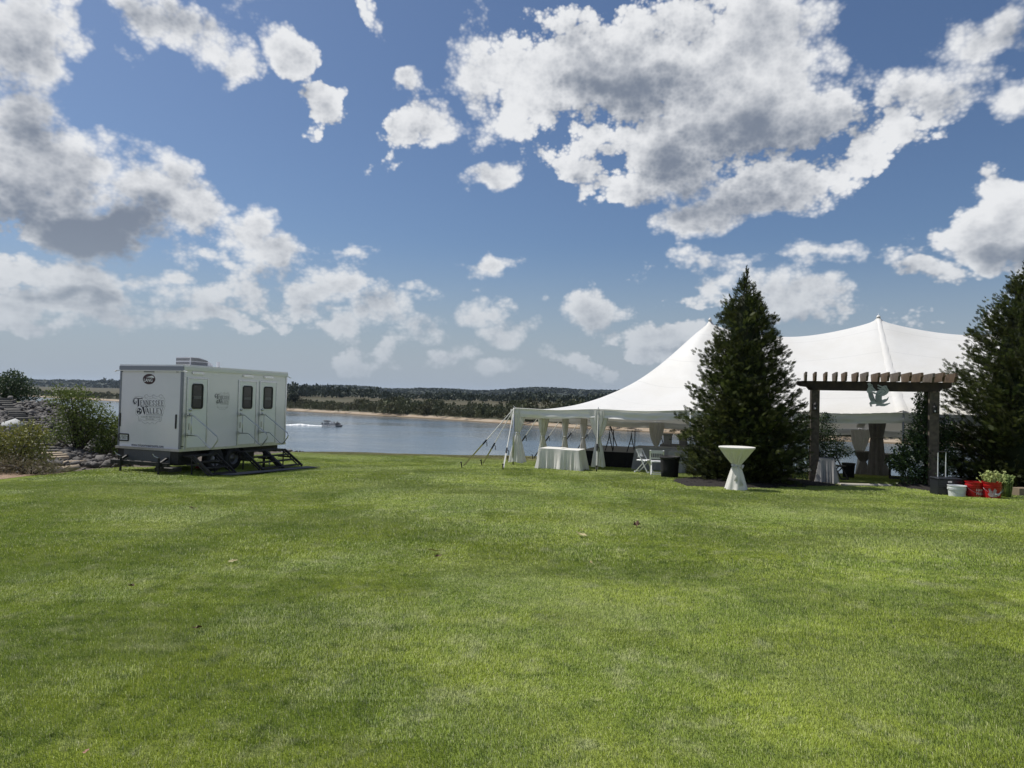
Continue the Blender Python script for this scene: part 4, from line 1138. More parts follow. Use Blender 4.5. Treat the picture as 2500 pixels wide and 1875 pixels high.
# wheels, dark arches
for xx in (1.38, 2.12):
    for yy in (.16, TWY - .16):
        t = MB(); prof = [(.20, -.11), (.31, -.115), (.345, -.08), (.35, 0), (.345, .08), (.31, .115), (.20, .11)]
        t.lathe(prof, 28, rfun=lambda r, z, a, i: r + (0.004 if (r > .33 and int(a * 28 / 6.3) % 2) else 0), cap_top=False, cap_bot=False)
        t.v = [(a + xx, c + yy, b + .335) for a, b, c in t.v]
        w = t.build('wheel', MT['rubber'], trailer, smooth=True)
        rm = MB(); rm.lathe([(.205, -.09), (.19, -.10), (.17, -.05), (.08, -.06), (.05, -.09), (.01, -.09)], 20, cap_bot=False)
        sg = 1 if yy < 1 else -1
        rm.v = [(a + xx, sg * c + yy, b + .335) for a, b, c in rm.v]
        rm.build('rim', MT['rim'], w, smooth=True)
    m = MB(); P = [(xx + .42 * math.cos(a), .335 + .42 * math.sin(a)) for a in np.linspace(R(15), R(165), 14)]
    m.ribbon(P, .02, lambda a, b, t: Vector((a, .02 + t, b)), .26); m.build('fender', MT['black_metal'], trailer)
# air conditioner on the roof
ac = MB(); ax0, ax1, ay0, ay1, az0, az1 = .95, 1.85, .70, 1.28, ZT + .05, ZT + .33
ac.box(ax0 - .06, ax1 + .1, ay0 - .05, ay1 + .05, az0, az0 + .025)
top = [(ax0, az0 + .03), (ax0, az1), (ax0 + .35, az1), (ax0 + .6, az1 - .05), (ax1 - .05, az1 - .16), (ax1, az0 + .03)]
ac.prism(top, lambda a, b, t: Vector((a, ay0 + .02 + t, b)), ay1 - ay0 - .04)
aco = ac.build('air_conditioner', MT['boat_white'], trailer)
g = MB()
for r_ in range(2):
    zz = az0 + .06 + r_ * .11
    for q in range(17): yy = ay0 + .04 + q * (ay1 - ay0 - .08) / 16; g.box(ax0 - .012, ax0 - .002, yy - .006, yy + .006, zz, zz + .08)
    for q in range(18): xx = ax0 + .04 + q * .036; g.box(xx - .007, xx + .007, ay0 + .004, ay0 + .018, zz, zz + .09 - max(0, (q - 8)) * .006 * r_)
g.build('grille', mat('grille_dark', (.22, .225, .23), .7), aco)
m = MB(); m.tube([(2.55, 1.2, ZT + .05), (2.55, 1.2, ZT + .28)], .055, 12); m.build('vent_pipe', MT['boat_white'], trailer, smooth='auto')
# small side marker at the lower corner
q = z1s(812, 1106); MB().box(q[0] - .05, q[0] + .05, -.015, -.001, q[1] - .012, q[1] + .012).build('marker_light', MT['black_metal'], trailer)
# red wheel chock
p = ground_hit(462, 1147); m = MB(); m.prism([(0, 0), (.32, 0), (.26, .12), (.18, .15)], lambda a, b, t: Vector((a, t, b)), .14)
o = m.build('wheel_chock', MT['red'], None, loc=(p.x, p.y + .3, p.z + .01)); tag(o, 'small red wheel chock on the grass under the trailer', 'wheel chock')
# plain grey strip laid over the ground at the foot of the steps
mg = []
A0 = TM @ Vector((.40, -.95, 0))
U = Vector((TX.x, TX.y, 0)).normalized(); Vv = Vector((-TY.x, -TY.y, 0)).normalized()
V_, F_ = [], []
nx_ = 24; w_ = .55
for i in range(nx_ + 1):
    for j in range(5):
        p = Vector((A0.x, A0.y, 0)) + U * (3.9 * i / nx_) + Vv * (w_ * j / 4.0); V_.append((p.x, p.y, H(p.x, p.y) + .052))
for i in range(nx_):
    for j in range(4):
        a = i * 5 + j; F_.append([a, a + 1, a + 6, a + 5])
mo = mesh_obj('ground_strip', np_mesh('ground_strip', V_, F_), MT['strip_grey'])
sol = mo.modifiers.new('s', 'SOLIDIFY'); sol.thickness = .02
tag(mo, 'long grey strip on the grass at the foot of the trailer steps', 'mat')
STRIP_POLY = (A0, U, Vv, 3.9, w_)

# ------------------------------------------------------------------ pole tent
tent = empty('pole_tent', (C0.x, C0.y, H(C0.x, C0.y)), rz=math.atan2(TS.y, TS.x))
tag(tent, 'large white pole tent with swooping peaked roof beside the river', 'tent')
T0 = tent.location.copy()
def tw(s, v, z=None):
    p = C0 + TS * s + TV * v
    return Vector((p.x, p.y, H(p.x, p.y) if z is None else z))
def eave(s, v):
    return 1.07 + .0155 * s + (0.31 - 1.07 - .0155 * s) * (v / 12.8)
LS, LV, NS, NV = 25.6, 12.8, 161, 81
su = np.linspace(0, LS, NS); sv = np.linspace(0, LV, NV)
Wt = np.zeros((NS, NV)); jm = NV // 2
def ridge(s):                                              # height of the ridge line, 1 at the peaks
    if not 6.4 <= s <= 19.2: return 1.0
    return .845 + .155 * (abs(((s - 6.4) % 6.4) / 6.4 - .5) * 2) ** 1.7
for i, s in enumerate(su):
    for j, v in enumerate(sv):
        a_ = min(s / 6.4, (LS - s) / 6.4); c_ = 1 - abs(v - 6.4) / 6.4
        if a_ < 1: lin = max(0.0, a_ ** -5 + c_ ** -5) ** -.2 * (2 ** .2 if a_ < 1 else 1) if a_ > 1e-6 and c_ > 1e-6 else 0.0
        else: lin = c_
        lin = min(lin, a_ if a_ < 1 else 1, c_) * .6 + min(lin, 1) * .4
        e_ = 2.15 - .95 * float(sst(.55, 1.5, a_))
        Wt[i, j] = lin ** e_ * ridge(s)
peaks = [(int(round(q / LS * (NS - 1))), jm) for q in (6.4, 12.8, 19.2)]
keepv = [1.0] * 3
for it in range(10):
    avg = .25 * (Wt[:-2, 1:-1] + Wt[2:, 1:-1] + Wt[1:-1, :-2] + Wt[1:-1, 2:])
    Wt[1:-1, 1:-1] = .5 * Wt[1:-1, 1:-1] + .5 * avg
    for (i, j) in peaks: Wt[i, j] = 1.0
PK = 1.0
def sag(t):                                                # the eave hangs a little between its poles
    return -.05 * np.sin(math.pi * (t % 3.2) / 3.2) ** 2
V = np.zeros((NS, NV, 3))
for i, s in enumerate(su):
    for j, v in enumerate(sv):
        e = eave(s, v); z = e + (4.97 - eave(s, 6.4)) * Wt[i, j] ** PK
        d = min(s, LS - s, v, LV - v)
        edge = math.exp(-(d / .7) ** 2)
        t = v if min(s, LS - s) < min(v, LV - v) else s
        z += sag(t) * edge
        # creases that run in from each side pole
        ds = abs((s + 1.6) % 3.2 - 1.6)
        if v < 4 or v > 8.8:
            q = min(v, LV - v); z += .045 * math.exp(-(ds / (.10 + .05 * q)) ** 2) * math.exp(-q / 1.6) + .010 * math.sin(8 * math.atan2(ds, q + .25)) * math.exp(-q / 1.8)
            z += .008 * math.sin(ds * 9 + q * 2) * math.exp(-q / .9) * math.exp(-ds / .8)
        if s < 4:
            dv = abs((v + 1.6) % 3.2 - 1.6); z += .035 * math.exp(-(dv / (.10 + .05 * s)) ** 2) * math.exp(-s / 1.6)
        V[i, j] = (s, v, z - T0.z)
idx = np.arange(NS * NV).reshape(NS, NV)
F = np.stack([idx[:-1, :-1], idx[1:, :-1], idx[1:, 1:], idx[:-1, 1:]], -1).reshape(-1, 4)
# vinyl with welded panel seams: rings about the peaks and lines across
mv = MT['roof_vinyl'] = MT['vinyl'].copy(); mv.name = 'roof_vinyl'; t_ = mv.node_tree; b_ = t_.nodes['Principled BSDF']
old = b_.inputs['Base Color'].links[0].from_socket
ob = N(t_, 'ShaderNodeTexCoord').outputs['Object']; sp_ = N(t_, 'ShaderNodeSeparateXYZ', ins={0: ob})
vv_ = M('ABSOLUTE', M('SUBTRACT', sp_.outputs[1], 6.4, tree=t_), tree=t_)
sd_ = M('MAXIMUM', M('SUBTRACT', 6.4, sp_.outputs[0], tree=t_), 0.0, tree=t_)
rad_ = M('SQRT', M('ADD', M('MULTIPLY', vv_, vv_, tree=t_), M('MULTIPLY', sd_, sd_, tree=t_), tree=t_), tree=t_)
fr_ = M('ABSOLUTE', M('SUBTRACT', M('FRACT', M('DIVIDE', rad_, 1.45, tree=t_), tree=t_), 0.5, tree=t_), tree=t_)
ln_ = MR(fr_, 0.010, 0.004, tree=t_)
cc = MIXC(M('MULTIPLY', ln_, 0.38, tree=t_), old, (0.45, 0.45, 0.44), tree=t_)
sm = N(t_, 'ShaderNodeTexNoise', ins={'Vector': N(t_, 'ShaderNodeMapping', ins={0: ob, 3: (.5, 1.6, 1)}).outputs[0], 'Scale': 1.1, 'Detail': 6.0, 'Roughness': .7}).outputs['Fac']
cc = MIXC(M('MULTIPLY', MR(sm, .62, .78, tree=t_), .32, tree=t_), cc, (.46, .45, .42), tree=t_)
t_.links.new(cc, b_.inputs['Base Color'])
mesh_obj('canopy', np_mesh('canopy', V.reshape(-1, 3), F, smooth=True), mv, tent)
# seam straps over the roof from peak to side pole
def roof_z(s, v):
    i = min(NS - 2, max(0, int(s / LS * (NS - 1)))); j = min(NV - 2, max(0, int(v / LV * (NV - 1))))
    a = s / LS * (NS - 1) - i; b = v / LV * (NV - 1) - j
    return (V[i, j, 2] * (1 - a) * (1 - b) + V[i + 1, j, 2] * a * (1 - b) + V[i, j + 1, 2] * (1 - a) * b + V[i + 1, j + 1, 2] * a * b)
for sp_k in (12.8,):
    for (va, vb) in ((6.3, .05), (6.5, 12.75)):
        P = []; m = MB()
        for k in range(40):
            f = k / 39.0; v = va + (vb - va) * f; w = .07 + .10 * f + .008 * math.sin(k * 1.9)
            P.append((v, w))
        for k, (v, w) in enumerate(P):
            off = .008 * math.sin(k * 1.3)
            for q in range(5):
                u = q / 4.0 * 2 - 1; s = sp_k + u * w + off
                m.v.append((s, v, roof_z(s, v) + .018 + .022 * (1 - u * u) + .012 * math.sin(k * 2.1 + q * 2)))
        for k in range(39):
            for q in range(4):
                a = k * 5 + q; m.f.append((a, a + 1, a + 6, a + 5))
        m.build('seam_cover', MT['vinyl'], tent, smooth=True)
# valance along the eave
def valance(name, p0, p1, n, seed):
    r = random.Random(seed); m = MB(); rows = 6
    ph = [r.uniform(0, 6) for _ in range(4)]
    dx, dy = (p1[0] - p0[0]), (p1[1] - p0[1]); L = math.hypot(dx, dy); nx_, ny_ = -dy / L, dx / L
    for i in range(n + 1):
        f = i / n; s, v = p0[0] + dx * f, p0[1] + dy * f; t = f * L
        zt = eave(s, v) + sag(t) - T0.z + .01
        for j in range(rows + 1):
            g = j / rows
            o = .012 * math.sin(t * 3.1 + ph[0] + g * 2) * g + .016 * math.sin(t * 7.3 + ph[1] - g * 5) * g + .02 * math.sin(g * 9 + t * 1.1) * (.3 + g)
            o += .03 * g
            m.v.append((s - nx_ * -o, v - ny_ * -o, zt - .30 * g - .008 * math.sin(t * 2.2 + ph[2]) * g))
    for i in range(n):
        for j in range(rows):
            a = i * (rows + 1) + j; m.f.append((a, a + 1, a + rows + 2, a + rows + 1))
    return m.build(name, MT['vinyl'], tent, smooth=True)
valance('valance', (LS, -.01), (0, -.01), 240, 1); valance('valance', (-.01, 0), (-.01, LV), 120, 2)
valance('valance', (0, LV + .01), (LS, LV + .01), 240, 3); valance('valance', (LS + .01, LV), (LS + .01, 0), 120, 4)
# rope hem along the edge
for (a, b) in (((0, -.03), (LS, -.03)), ((-.03, 0), (-.03, LV)), ((0, LV + .03), (LS, LV + .03))):
    m = MB(); L = math.hypot(b[0] - a[0], b[1] - a[1]); P = []
    for k in range(321):
        f = k / 320; s, v = a[0] + (b[0] - a[0]) * f, a[1] + (b[1] - a[1]) * f; P.append((s, v, eave(s, v) + float(sag(f * L)) - T0.z + .015))
    m.tube(P, .018, 6); m.build('eave_rope', MT['vinyl'], tent, smooth=True)
# poles
def side_pole(s, v):
    p = tw(s, v); z0 = p.z - T0.z; z1 = eave(s, v) - T0.z
    m = MB(); m.tube([(s, v, z0), (s, v, z1)], .035, 10); m.tube([(s, v, z1), (s, v, z1 + .10)], .012, 6); m.build('side_pole', MT['alu'], tent, smooth=True)
for k in range(9): side_pole(k * 3.2, 0.0); side_pole(k * 3.2, 12.8)
for k in range(1, 4): side_pole(0.0, k * 3.2); side_pole(25.6, k * 3.2)
for s in (6.4, 12.8, 19.2):
    p = tw(s, 6.4); m = MB(); m.tube([(s, 6.4, p.z - T0.z), (s, 6.4, 4.96 - T0.z)], .06, 12); m.tube([(s, 6.4, 5.0 - T0.z), (s, 6.4, 5.07 - T0.z)], .010, 8); m.build('centre_pole', MT['alu'], tent, smooth=True)
    m = MB(); m.lathe([(.09, -.05), (.07, .0), (.05, .03), (.03, .05)], 16, c=(s, 6.4, 4.975 - T0.z)); m.build('peak_collar', MT['vinyl'], tent, smooth=True)

# curtains tied at their middles ----------------------------------------------------
def drape(name, base, top_z, label, wt=.27, tie=.06, wb=.23, flat=.55, m_=None, ang=0.0, seed=0, tie_h=.50, gap=.12, grp='tied curtains on the tent poles', cat='curtain', shift=0.0, leg=True):
    root = empty(name, base, rz=math.atan2(TS.y, TS.x) + ang)
    tag(root, label, cat, grp)
    Hh = top_z - base.z; r = random.Random(seed); ph = r.uniform(0, 6); m = MB(); rows, n = 30, 56
    for i in range(rows + 1):
        f = i / rows; z = gap + (Hh - gap) * f
        if f > tie_h:
            g = (f - tie_h) / (1 - tie_h); w = tie + (wt - tie) * (math.sin(g * math.pi / 2) ** .75); ox = shift * (1 - g) * 0
        else:
            g = 1 - f / tie_h; w = tie + (wb - tie) * g ** .8
        am = .17 * min(1, w / .12)
        for k in range(n):
            t = 2 * math.pi * k / n
            rr = w * (1 + am * math.sin(t * 9 + ph + .8 * math.sin(f * 5)) + .06 * math.sin(t * 4 + f * 6 + ph))
            m.v.append((rr * math.cos(t) + shift * math.sin(math.pi * f), rr * flat * math.sin(t), z + (.02 * math.sin(t * 3 + ph) if i == 0 else 0)))
    for i in range(rows):
        for k in range(n):
            k2 = (k + 1) % n; m.f.append((i * n + k, i * n + k2, (i + 1) * n + k2, (i + 1) * n + k))
    m.build('cloth', m_ or MT['curtain'], root, smooth=True)
    zt = gap + (Hh - gap) * tie_h
    MB().lathe([(tie * 1.15, zt - .025), (tie * 1.3, zt), (tie * 1.15, zt + .025)], 16).build('tie_band', m_ or MT['curtain'], root, smooth=True)
    return root
EV = lambda s, v: eave(s, v) - .02
drape('curtain', tw(.12, .12), EV(0, 0), "white tied curtain on the tent's front left corner pole", wt=.26, wb=.30, seed=1, tie_h=.55)
drape('curtain', tw(3.2, .10), EV(3.2, 0), 'white tied curtain on the front pole behind the upright guy strap', wt=.33, wb=.23, seed=2, tie_h=.52)
for k, lab in ((1, 'white tied curtain straight behind the left end of the cloth covered table'), (2, 'narrow white tied curtain in the middle of the left tent side'), (3, 'white tied curtain behind the right end of the cloth covered table')):
    drape('curtain', tw(.1, 3.2 * k), EV(0, 3.2 * k), lab, wt=(.21, .14, .17)[k - 1], wb=(.22, .19, .2)[k - 1], seed=3 + k, ang=R(20), tie_h=.50)
drape('curtain', tw(.1, 12.7), EV(0, 12.8), "white tied curtain on the tent's back left corner pole beside the stage", wt=.22, wb=.18, seed=9, tie_h=.46)
drape('curtain', tw(3.2, 12.7), EV(3.2, 12.8), 'grey looking tied curtain above the bar left of the big evergreen', wt=.34, wb=.2, seed=10, tie_h=.42)
drape('curtain', tw(12.8, 12.7), EV(12.8, 12.8), 'tied back white curtain above the cocktail tables seen through the pergola', wt=.36, wb=.2, seed=11, tie_h=.44)
p = tw(12.8, 6.4)
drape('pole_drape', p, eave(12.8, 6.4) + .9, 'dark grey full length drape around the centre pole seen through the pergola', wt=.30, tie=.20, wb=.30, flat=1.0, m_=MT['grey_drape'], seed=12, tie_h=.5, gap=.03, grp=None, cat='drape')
p = tw(6.4, 6.4)

# guy ropes ------------------------------------------------------------------------
def guy(top, foot, label, m1, mid=.45, yellow=False, grp='guy lines of the tent'):
    root = empty('guy_line', foot); tag(root, label, 'guy line', grp)
    a = Vector(top) - foot; q = a * mid
    MB().tube([q, a], .016, 6).build('rope', MT['strap'], root)
    MB().bar(a * .03 + Vector((0, 0, .02)), q, .05, .012, up=(0, 1, 0)).build('ratchet_strap', m1, root)
    m = MB(); d = a.normalized(); m.bar(q - d * .14, q + d * .10, .055, .07, up=(0, 1, 0)); m.tube([q + Vector((.0, 0, .03)), q + Vector((.07, 0, -.02)), q + Vector((.08, 0, -.16))], .014, 6); m.build('ratchet', MT['black_metal'], root)
    m = MB(); h = Vector((-.25 * a.x / max(.3, a.xy.length), -.25 * a.y / max(.3, a.xy.length), 1)).normalized()
    m.tube([h * -.1, h * .20], .02, 8); m.tube([h * .20, h * .225], .034, 8); m.build('stake', MT['black_metal'], root)
    return root
c_top = tw(0, 0, eave(0, 0) + .02)
guy(c_top, ground_hit(1128, 1143), 'outermost guy line of the left tent corner, yellow below its ratchet', MT['strap_y'], .42)
guy(c_top, ground_hit(1177, 1137), 'middle guy line at the left tent corner with a knotted rope end', MT['strap_y'], .35)
guy(c_top, ground_hit(1228, 1148), 'steepest guy line at the left corner with a pale bundled strap', MT['strap'], .30)
q = tw(3.2, -.02, eave(3.2, 0) - .05)
guy(q, ground_hit(1456, 1152), 'upright pale guy strap hanging in front of the front curtain', MT['strap'], .4)
for k, lab in ((1, 'guy line running from the left tent side past the corner curtain'), (2, 'guy line with a hooked ratchet above the cloth covered table'), (3, 'dark ratcheted guy line crossing behind the narrow curtain'), (4, 'guy line of the back left corner seen between two curtains')):
    v = 3.2 * k; p = tw(0, v, eave(0, v)); f = tw(-1.45, v + .1); guy(p, f, lab, MT['strap_b'], .50 if k < 3 else .6)
for k, lab in ((1, 'dark guy line slanting down behind the bar'), (0, 'dark guy line slanting down behind the black stage')):
    p = tw(.6 + 2.6 * k, 12.8, eave(3.2 * k, 12.8)); guy(p, tw(1.2 + 2.6 * k, 14.0), lab, MT['strap_b'], .85)

# ------------------------------------------------------------------ things in and before the tent
RZT = math.atan2(TS.y, TS.x)
def cloth_box(name, base, rz, w, d, h, label, cat, m_, flare=.05, seed=0, grp=None, gap=.01, parts=True):
    """a table under a floor-length cloth: table (top, legs) and the cloth over it"""
    r = random.Random(seed)
    if parts:
        tb = empty('folding_table', base, rz); tag(tb, label.replace('cloth', 'frame', 1) if False else 'table under ' + label, 'table')
        MB().box(-w/2 + .02, w/2 - .02, -d/2 + .02, d/2 - .02, h - .04, h - .008).build('tabletop', MT['boat_white'], tb)
        for a in (-1, 1):
            for b in (-1, 1): MB().tube([(a * (w/2 - .1), b * (d/2 - .1), .0), (a * (w/2 - .1), b * (d/2 - .1), h - .05)], .014, 6).build('leg', MT['alu'], tb)
    root = bpy.data.objects.new(name, None)
    m = MB(); P = []
    for k in range(24): P.append((-w/2 + w * k / 24, -d/2, 0, -1))
    for k in range(24): P.append((w/2, -d/2 + d * k / 24, 1, 0))
    for k in range(24): P.append((w/2 - w * k / 24, d/2, 0, 1))
    for k in range(24): P.append((-w/2, d/2 - d * k / 24, -1, 0))
    n = len(P); rows = 10; ph = r.uniform(0, 6)
    for i in range(rows + 1):
        g = i / rows
        for k, (x, y, nx_, ny_) in enumerate(P):
            corner = min(k % 24, 24 - k % 24) / 12.0
            cf = math.exp(-(corner / .35) ** 2)
            o = g * (flare + .09 * cf + .025 * math.sin(k * 1.35 + ph) * (.3 + g) + .02 * math.sin(k * .6 + ph * 2))
            if k % 24 == 0: nx2, ny2 = (P[k - 1][2] + nx_) * .7, (P[k - 1][3] + ny_) * .7
            else: nx2, ny2 = nx_, ny_
            m.v.append((x + nx2 * o, y + ny2 * o, h - (h - gap) * g + (.025 * cf * -1 if g == 1 else 0) + .0))
    for i in range(rows):
        for k in range(n):
            k2 = (k + 1) % n; m.f.append((i * n + k2, i * n + k, (i + 1) * n + k, (i + 1) * n + k2))
    m.f.append(tuple(range(n)))
    o = m.build(name, m_, None, smooth='auto', loc=base); o.rotation_euler = (0, 0, rz)
    bpy.data.objects.remove(root)
    return tag(o, label, cat, grp)

a = ground_hit(1340, 1146); b = ground_hit(1396, 1148)
def tl(p): q = p - C0; return q.x * TS.x + q.y * TS.y, q.x * TV.x + q.y * TV.y
sa, va = tl(a); sb, vb = tl(b)
cloth_box('tablecloth', tw(sa - .02, va + .55), RZT, .76, .9, .73, 'white cloth over the left one of two tables at the tent corner', 'tablecloth', MT['linen'], seed=1)
cloth_box('tablecloth', tw(sa + .72, va + .42), RZT, .66, .9, .72, 'white cloth over the shaded right table beside the black stage', 'tablecloth', MT['linen'], seed=2)

# stage with black skirt and two stair rails
sg = empty('stage', tw(2.05, 2.0), RZT); tag(sg, 'low black skirted stage under the left part of the tent', 'stage')
z0 = sg.location.z
hs_ = .60
m = MB(); m.box(0, 2.35, 0, 3.2, hs_ - .06, hs_); m.build('deck', mat('stage_deck', (.10, .10, .105), .5), sg)
m = MB()
for (p0, p1) in (((0, 0), (2.35, 0)), ((2.35, 0), (2.35, 3.2)), ((2.35, 3.2), (0, 3.2)), ((0, 3.2), (0, 0))):
    n = 60; L = math.hypot(p1[0] - p0[0], p1[1] - p0[1]); nx_, ny_ = (p1[1] - p0[1]) / L, -(p1[0] - p0[0]) / L; b0 = len(m.v)
    for k in range(n + 1):
        f = k / n; o = .012 * math.sin(k * 1.9)
        x, y = p0[0] + (p1[0] - p0[0]) * f, p0[1] + (p1[1] - p0[1]) * f
        m.v += [(x + nx_ * (.01), y + ny_ * .01, hs_ - .005), (x + nx_ * (.02 + o), y + ny_ * (.02 + o), -.30)]
    for k in range(n): a_ = b0 + 2 * k; m.f.append((a_, a_ + 1, a_ + 3, a_ + 2))
m.build('skirt', MT['black_cloth'], sg, fix=False)
for pxl, lab in ((1488, 0), (1545.5, 1)):
    xs_ = (at(pxl, 1100, 27.6) - sg.location); xx = xs_.x * TS.x + xs_.y * TS.y
    m = MB(); m.tube([(xx - .16, .4, hs_), (xx - .02, .4, hs_ + .50), (xx, .4, hs_ + .80), (xx + .02, .4, hs_ + .50), (xx + .14, .4, hs_)], .018, 6)
    m.tube([(xx, .4, hs_ + .8), (xx, 1.1, hs_ + .78), (xx, 1.1, hs_)], .018, 6); m.tube([(xx - .09, .4, hs_ + .30), (xx + .09, .4, hs_ + .30)], .012, 6)
    m.build('rail', MT['black_metal'], sg, smooth=True)

# grey clothed bar tables
bp0 = ground_hit(1549, 1147); s0_, v0_ = tl(bp0)
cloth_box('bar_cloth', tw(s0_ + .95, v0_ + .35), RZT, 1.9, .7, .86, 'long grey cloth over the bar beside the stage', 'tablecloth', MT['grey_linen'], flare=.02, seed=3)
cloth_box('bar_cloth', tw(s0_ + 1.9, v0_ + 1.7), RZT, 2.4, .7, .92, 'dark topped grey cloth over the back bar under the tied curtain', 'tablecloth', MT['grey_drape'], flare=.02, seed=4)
for (pxl, lab) in ((1632.5, 'grey flared planter box standing on the back bar'), (1671, 'dark planter box on the back bar next to the big evergreen')):
    ss, vv = s0_ + 1.9, v0_ + 1.6
    # find s so that the point falls on that pixel column
    best = min(((abs((1250 + FPX * (tw(q, vv).x / tw(q, vv).y)) - pxl), q) for q in np.linspace(s0_, s0_ + 5, 300)))[1]
    p = tw(best, vv); m = MB()
    prof = [(.19, .0), (.20, .28), (.24, .34)]
    m.lathe(prof, 4, rfun=None, cap_top=True); m.v = [(x * math.cos(R(45)) - y * math.sin(R(45)), x * math.sin(R(45)) + y * math.cos(R(45)), z * 1.15) for x, y, z in m.v]
    m.box(-.185, .185, -.185, .185, .39, .42)
    o = m.build('planter', MT['grey_linen'] if pxl < 1650 else MT['grey_drape'], None, loc=(p.x, p.y, p.z + .925)); o.rotation_euler = (0, 0, RZT)
    tag(o, lab, 'planter')
# small table behind the chairs
p = ground_hit(1662, 1158); s2, v2 = tl(p)
cloth_box('tablecloth', tw(s2 + .15, v2 + .9), RZT, 1.3, .8, .76, 'pale cloth over a table right behind the white folding chairs', 'tablecloth', MT['grey_linen'], flare=.03, seed=7)

# folding chairs --------------------------------------------------------------------
def folding_chair(base, rz, label, m_, grp):
    root = empty('folding_chair', base, rz); tag(root, label, 'folding chair', grp)
    W_ = .21
    # faces local -y ; seat at 0.45 ; front legs run up into the back
    MB().bevbox(-W_ + .02, W_ - .02, -.20, .20, .43, .465, .012).build('seat', m_, root)
    for s_ in (-1, 1):
        MB().bar((s_ * W_, -.26, 0), (s_ * W_, .20, .82), .028, .045, up=(1, 0, 0)).build('leg', m_, root)
        MB().bar((s_ * (W_ - .035), .28, 0), (s_ * (W_ - .035), -.14, .46), .026, .04, up=(1, 0, 0)).build('leg', m_, root)
    MB().box(-W_, W_, -.275, -.245, .03, .075).build('stretcher', m_, root)
    MB().box(-W_ + .04, W_ - .04, .262, .288, .03, .07).build('stretcher', m_, root)
    m = MB()
    for zz, hh in ((.77, .10), (.56, .045)): m.box(-W_ + .016, W_ - .016, .02 + zz * .25 - .03, .02 + zz * .25 - .012, zz - hh / 2, zz + hh / 2)
    m.build('backrest', m_, root)
    for q in range(5):
        xx = -W_ + .07 + q * (2 * W_ - .14) / 4
        MB().bar((xx, .02 + .58 * .25 - .02, .58), (xx, .02 + .73 * .25 - .02, .73), .03, .012, up=(1, 0, 0)).build('slat', m_, root)
    return root
folding_chair(ground_hit(1603, 1160), RZT + R(188), 'white folding chair seen from behind, nearest to the black cylinder', MT['white_resin'], 'white folding chairs at the tent edge')
folding_chair(ground_hit(1572, 1155), RZT + R(75), 'white folding chair seen from its side in front of the grey bar', MT['white_resin'], 'white folding chairs at the tent edge')
folding_chair(ground_hit(1600, 1148), RZT + R(10), 'white folding chair half hidden behind the other two', MT['white_resin'], 'white folding chairs at the tent edge')

def bin_(px, py, r_, h, label, m_=None):
    p = ground_hit(px, py); root = empty('rubbish_bin', (p.x, p.y + r_, H(p.x, p.y + r_))); tag(root, label, 'bin')
    rf = lambda r, z, t, i: r * (1 + .025 * math.sin(t * 9))
    MB().lathe([(r_ * .88, 0), (r_ * .9, h * .4), (r_ * .97, h * .8), (r_ * 1.0, h - .06)], 36, rfun=rf, cap_top=False).build('cloth_cover', m_ or MT['black_cloth'], root, smooth=True)
    MB().lathe([(r_ * .98, h - .08), (r_ * 1.06, h - .05), (r_ * 1.08, h), (r_ * .98, h + .005), (r_ * .95, h - .05)], 36, cap_top=True).build('rim', MT['rubber'], root, smooth=True)
bin_(1640, 1168, .29, .66, 'black clothed cylinder bin in front of the white chairs by the big evergreen')
bin_(2078, 1168, .20, .50, 'black bin between the dark chair and the cocktail table inside the pergola opening')

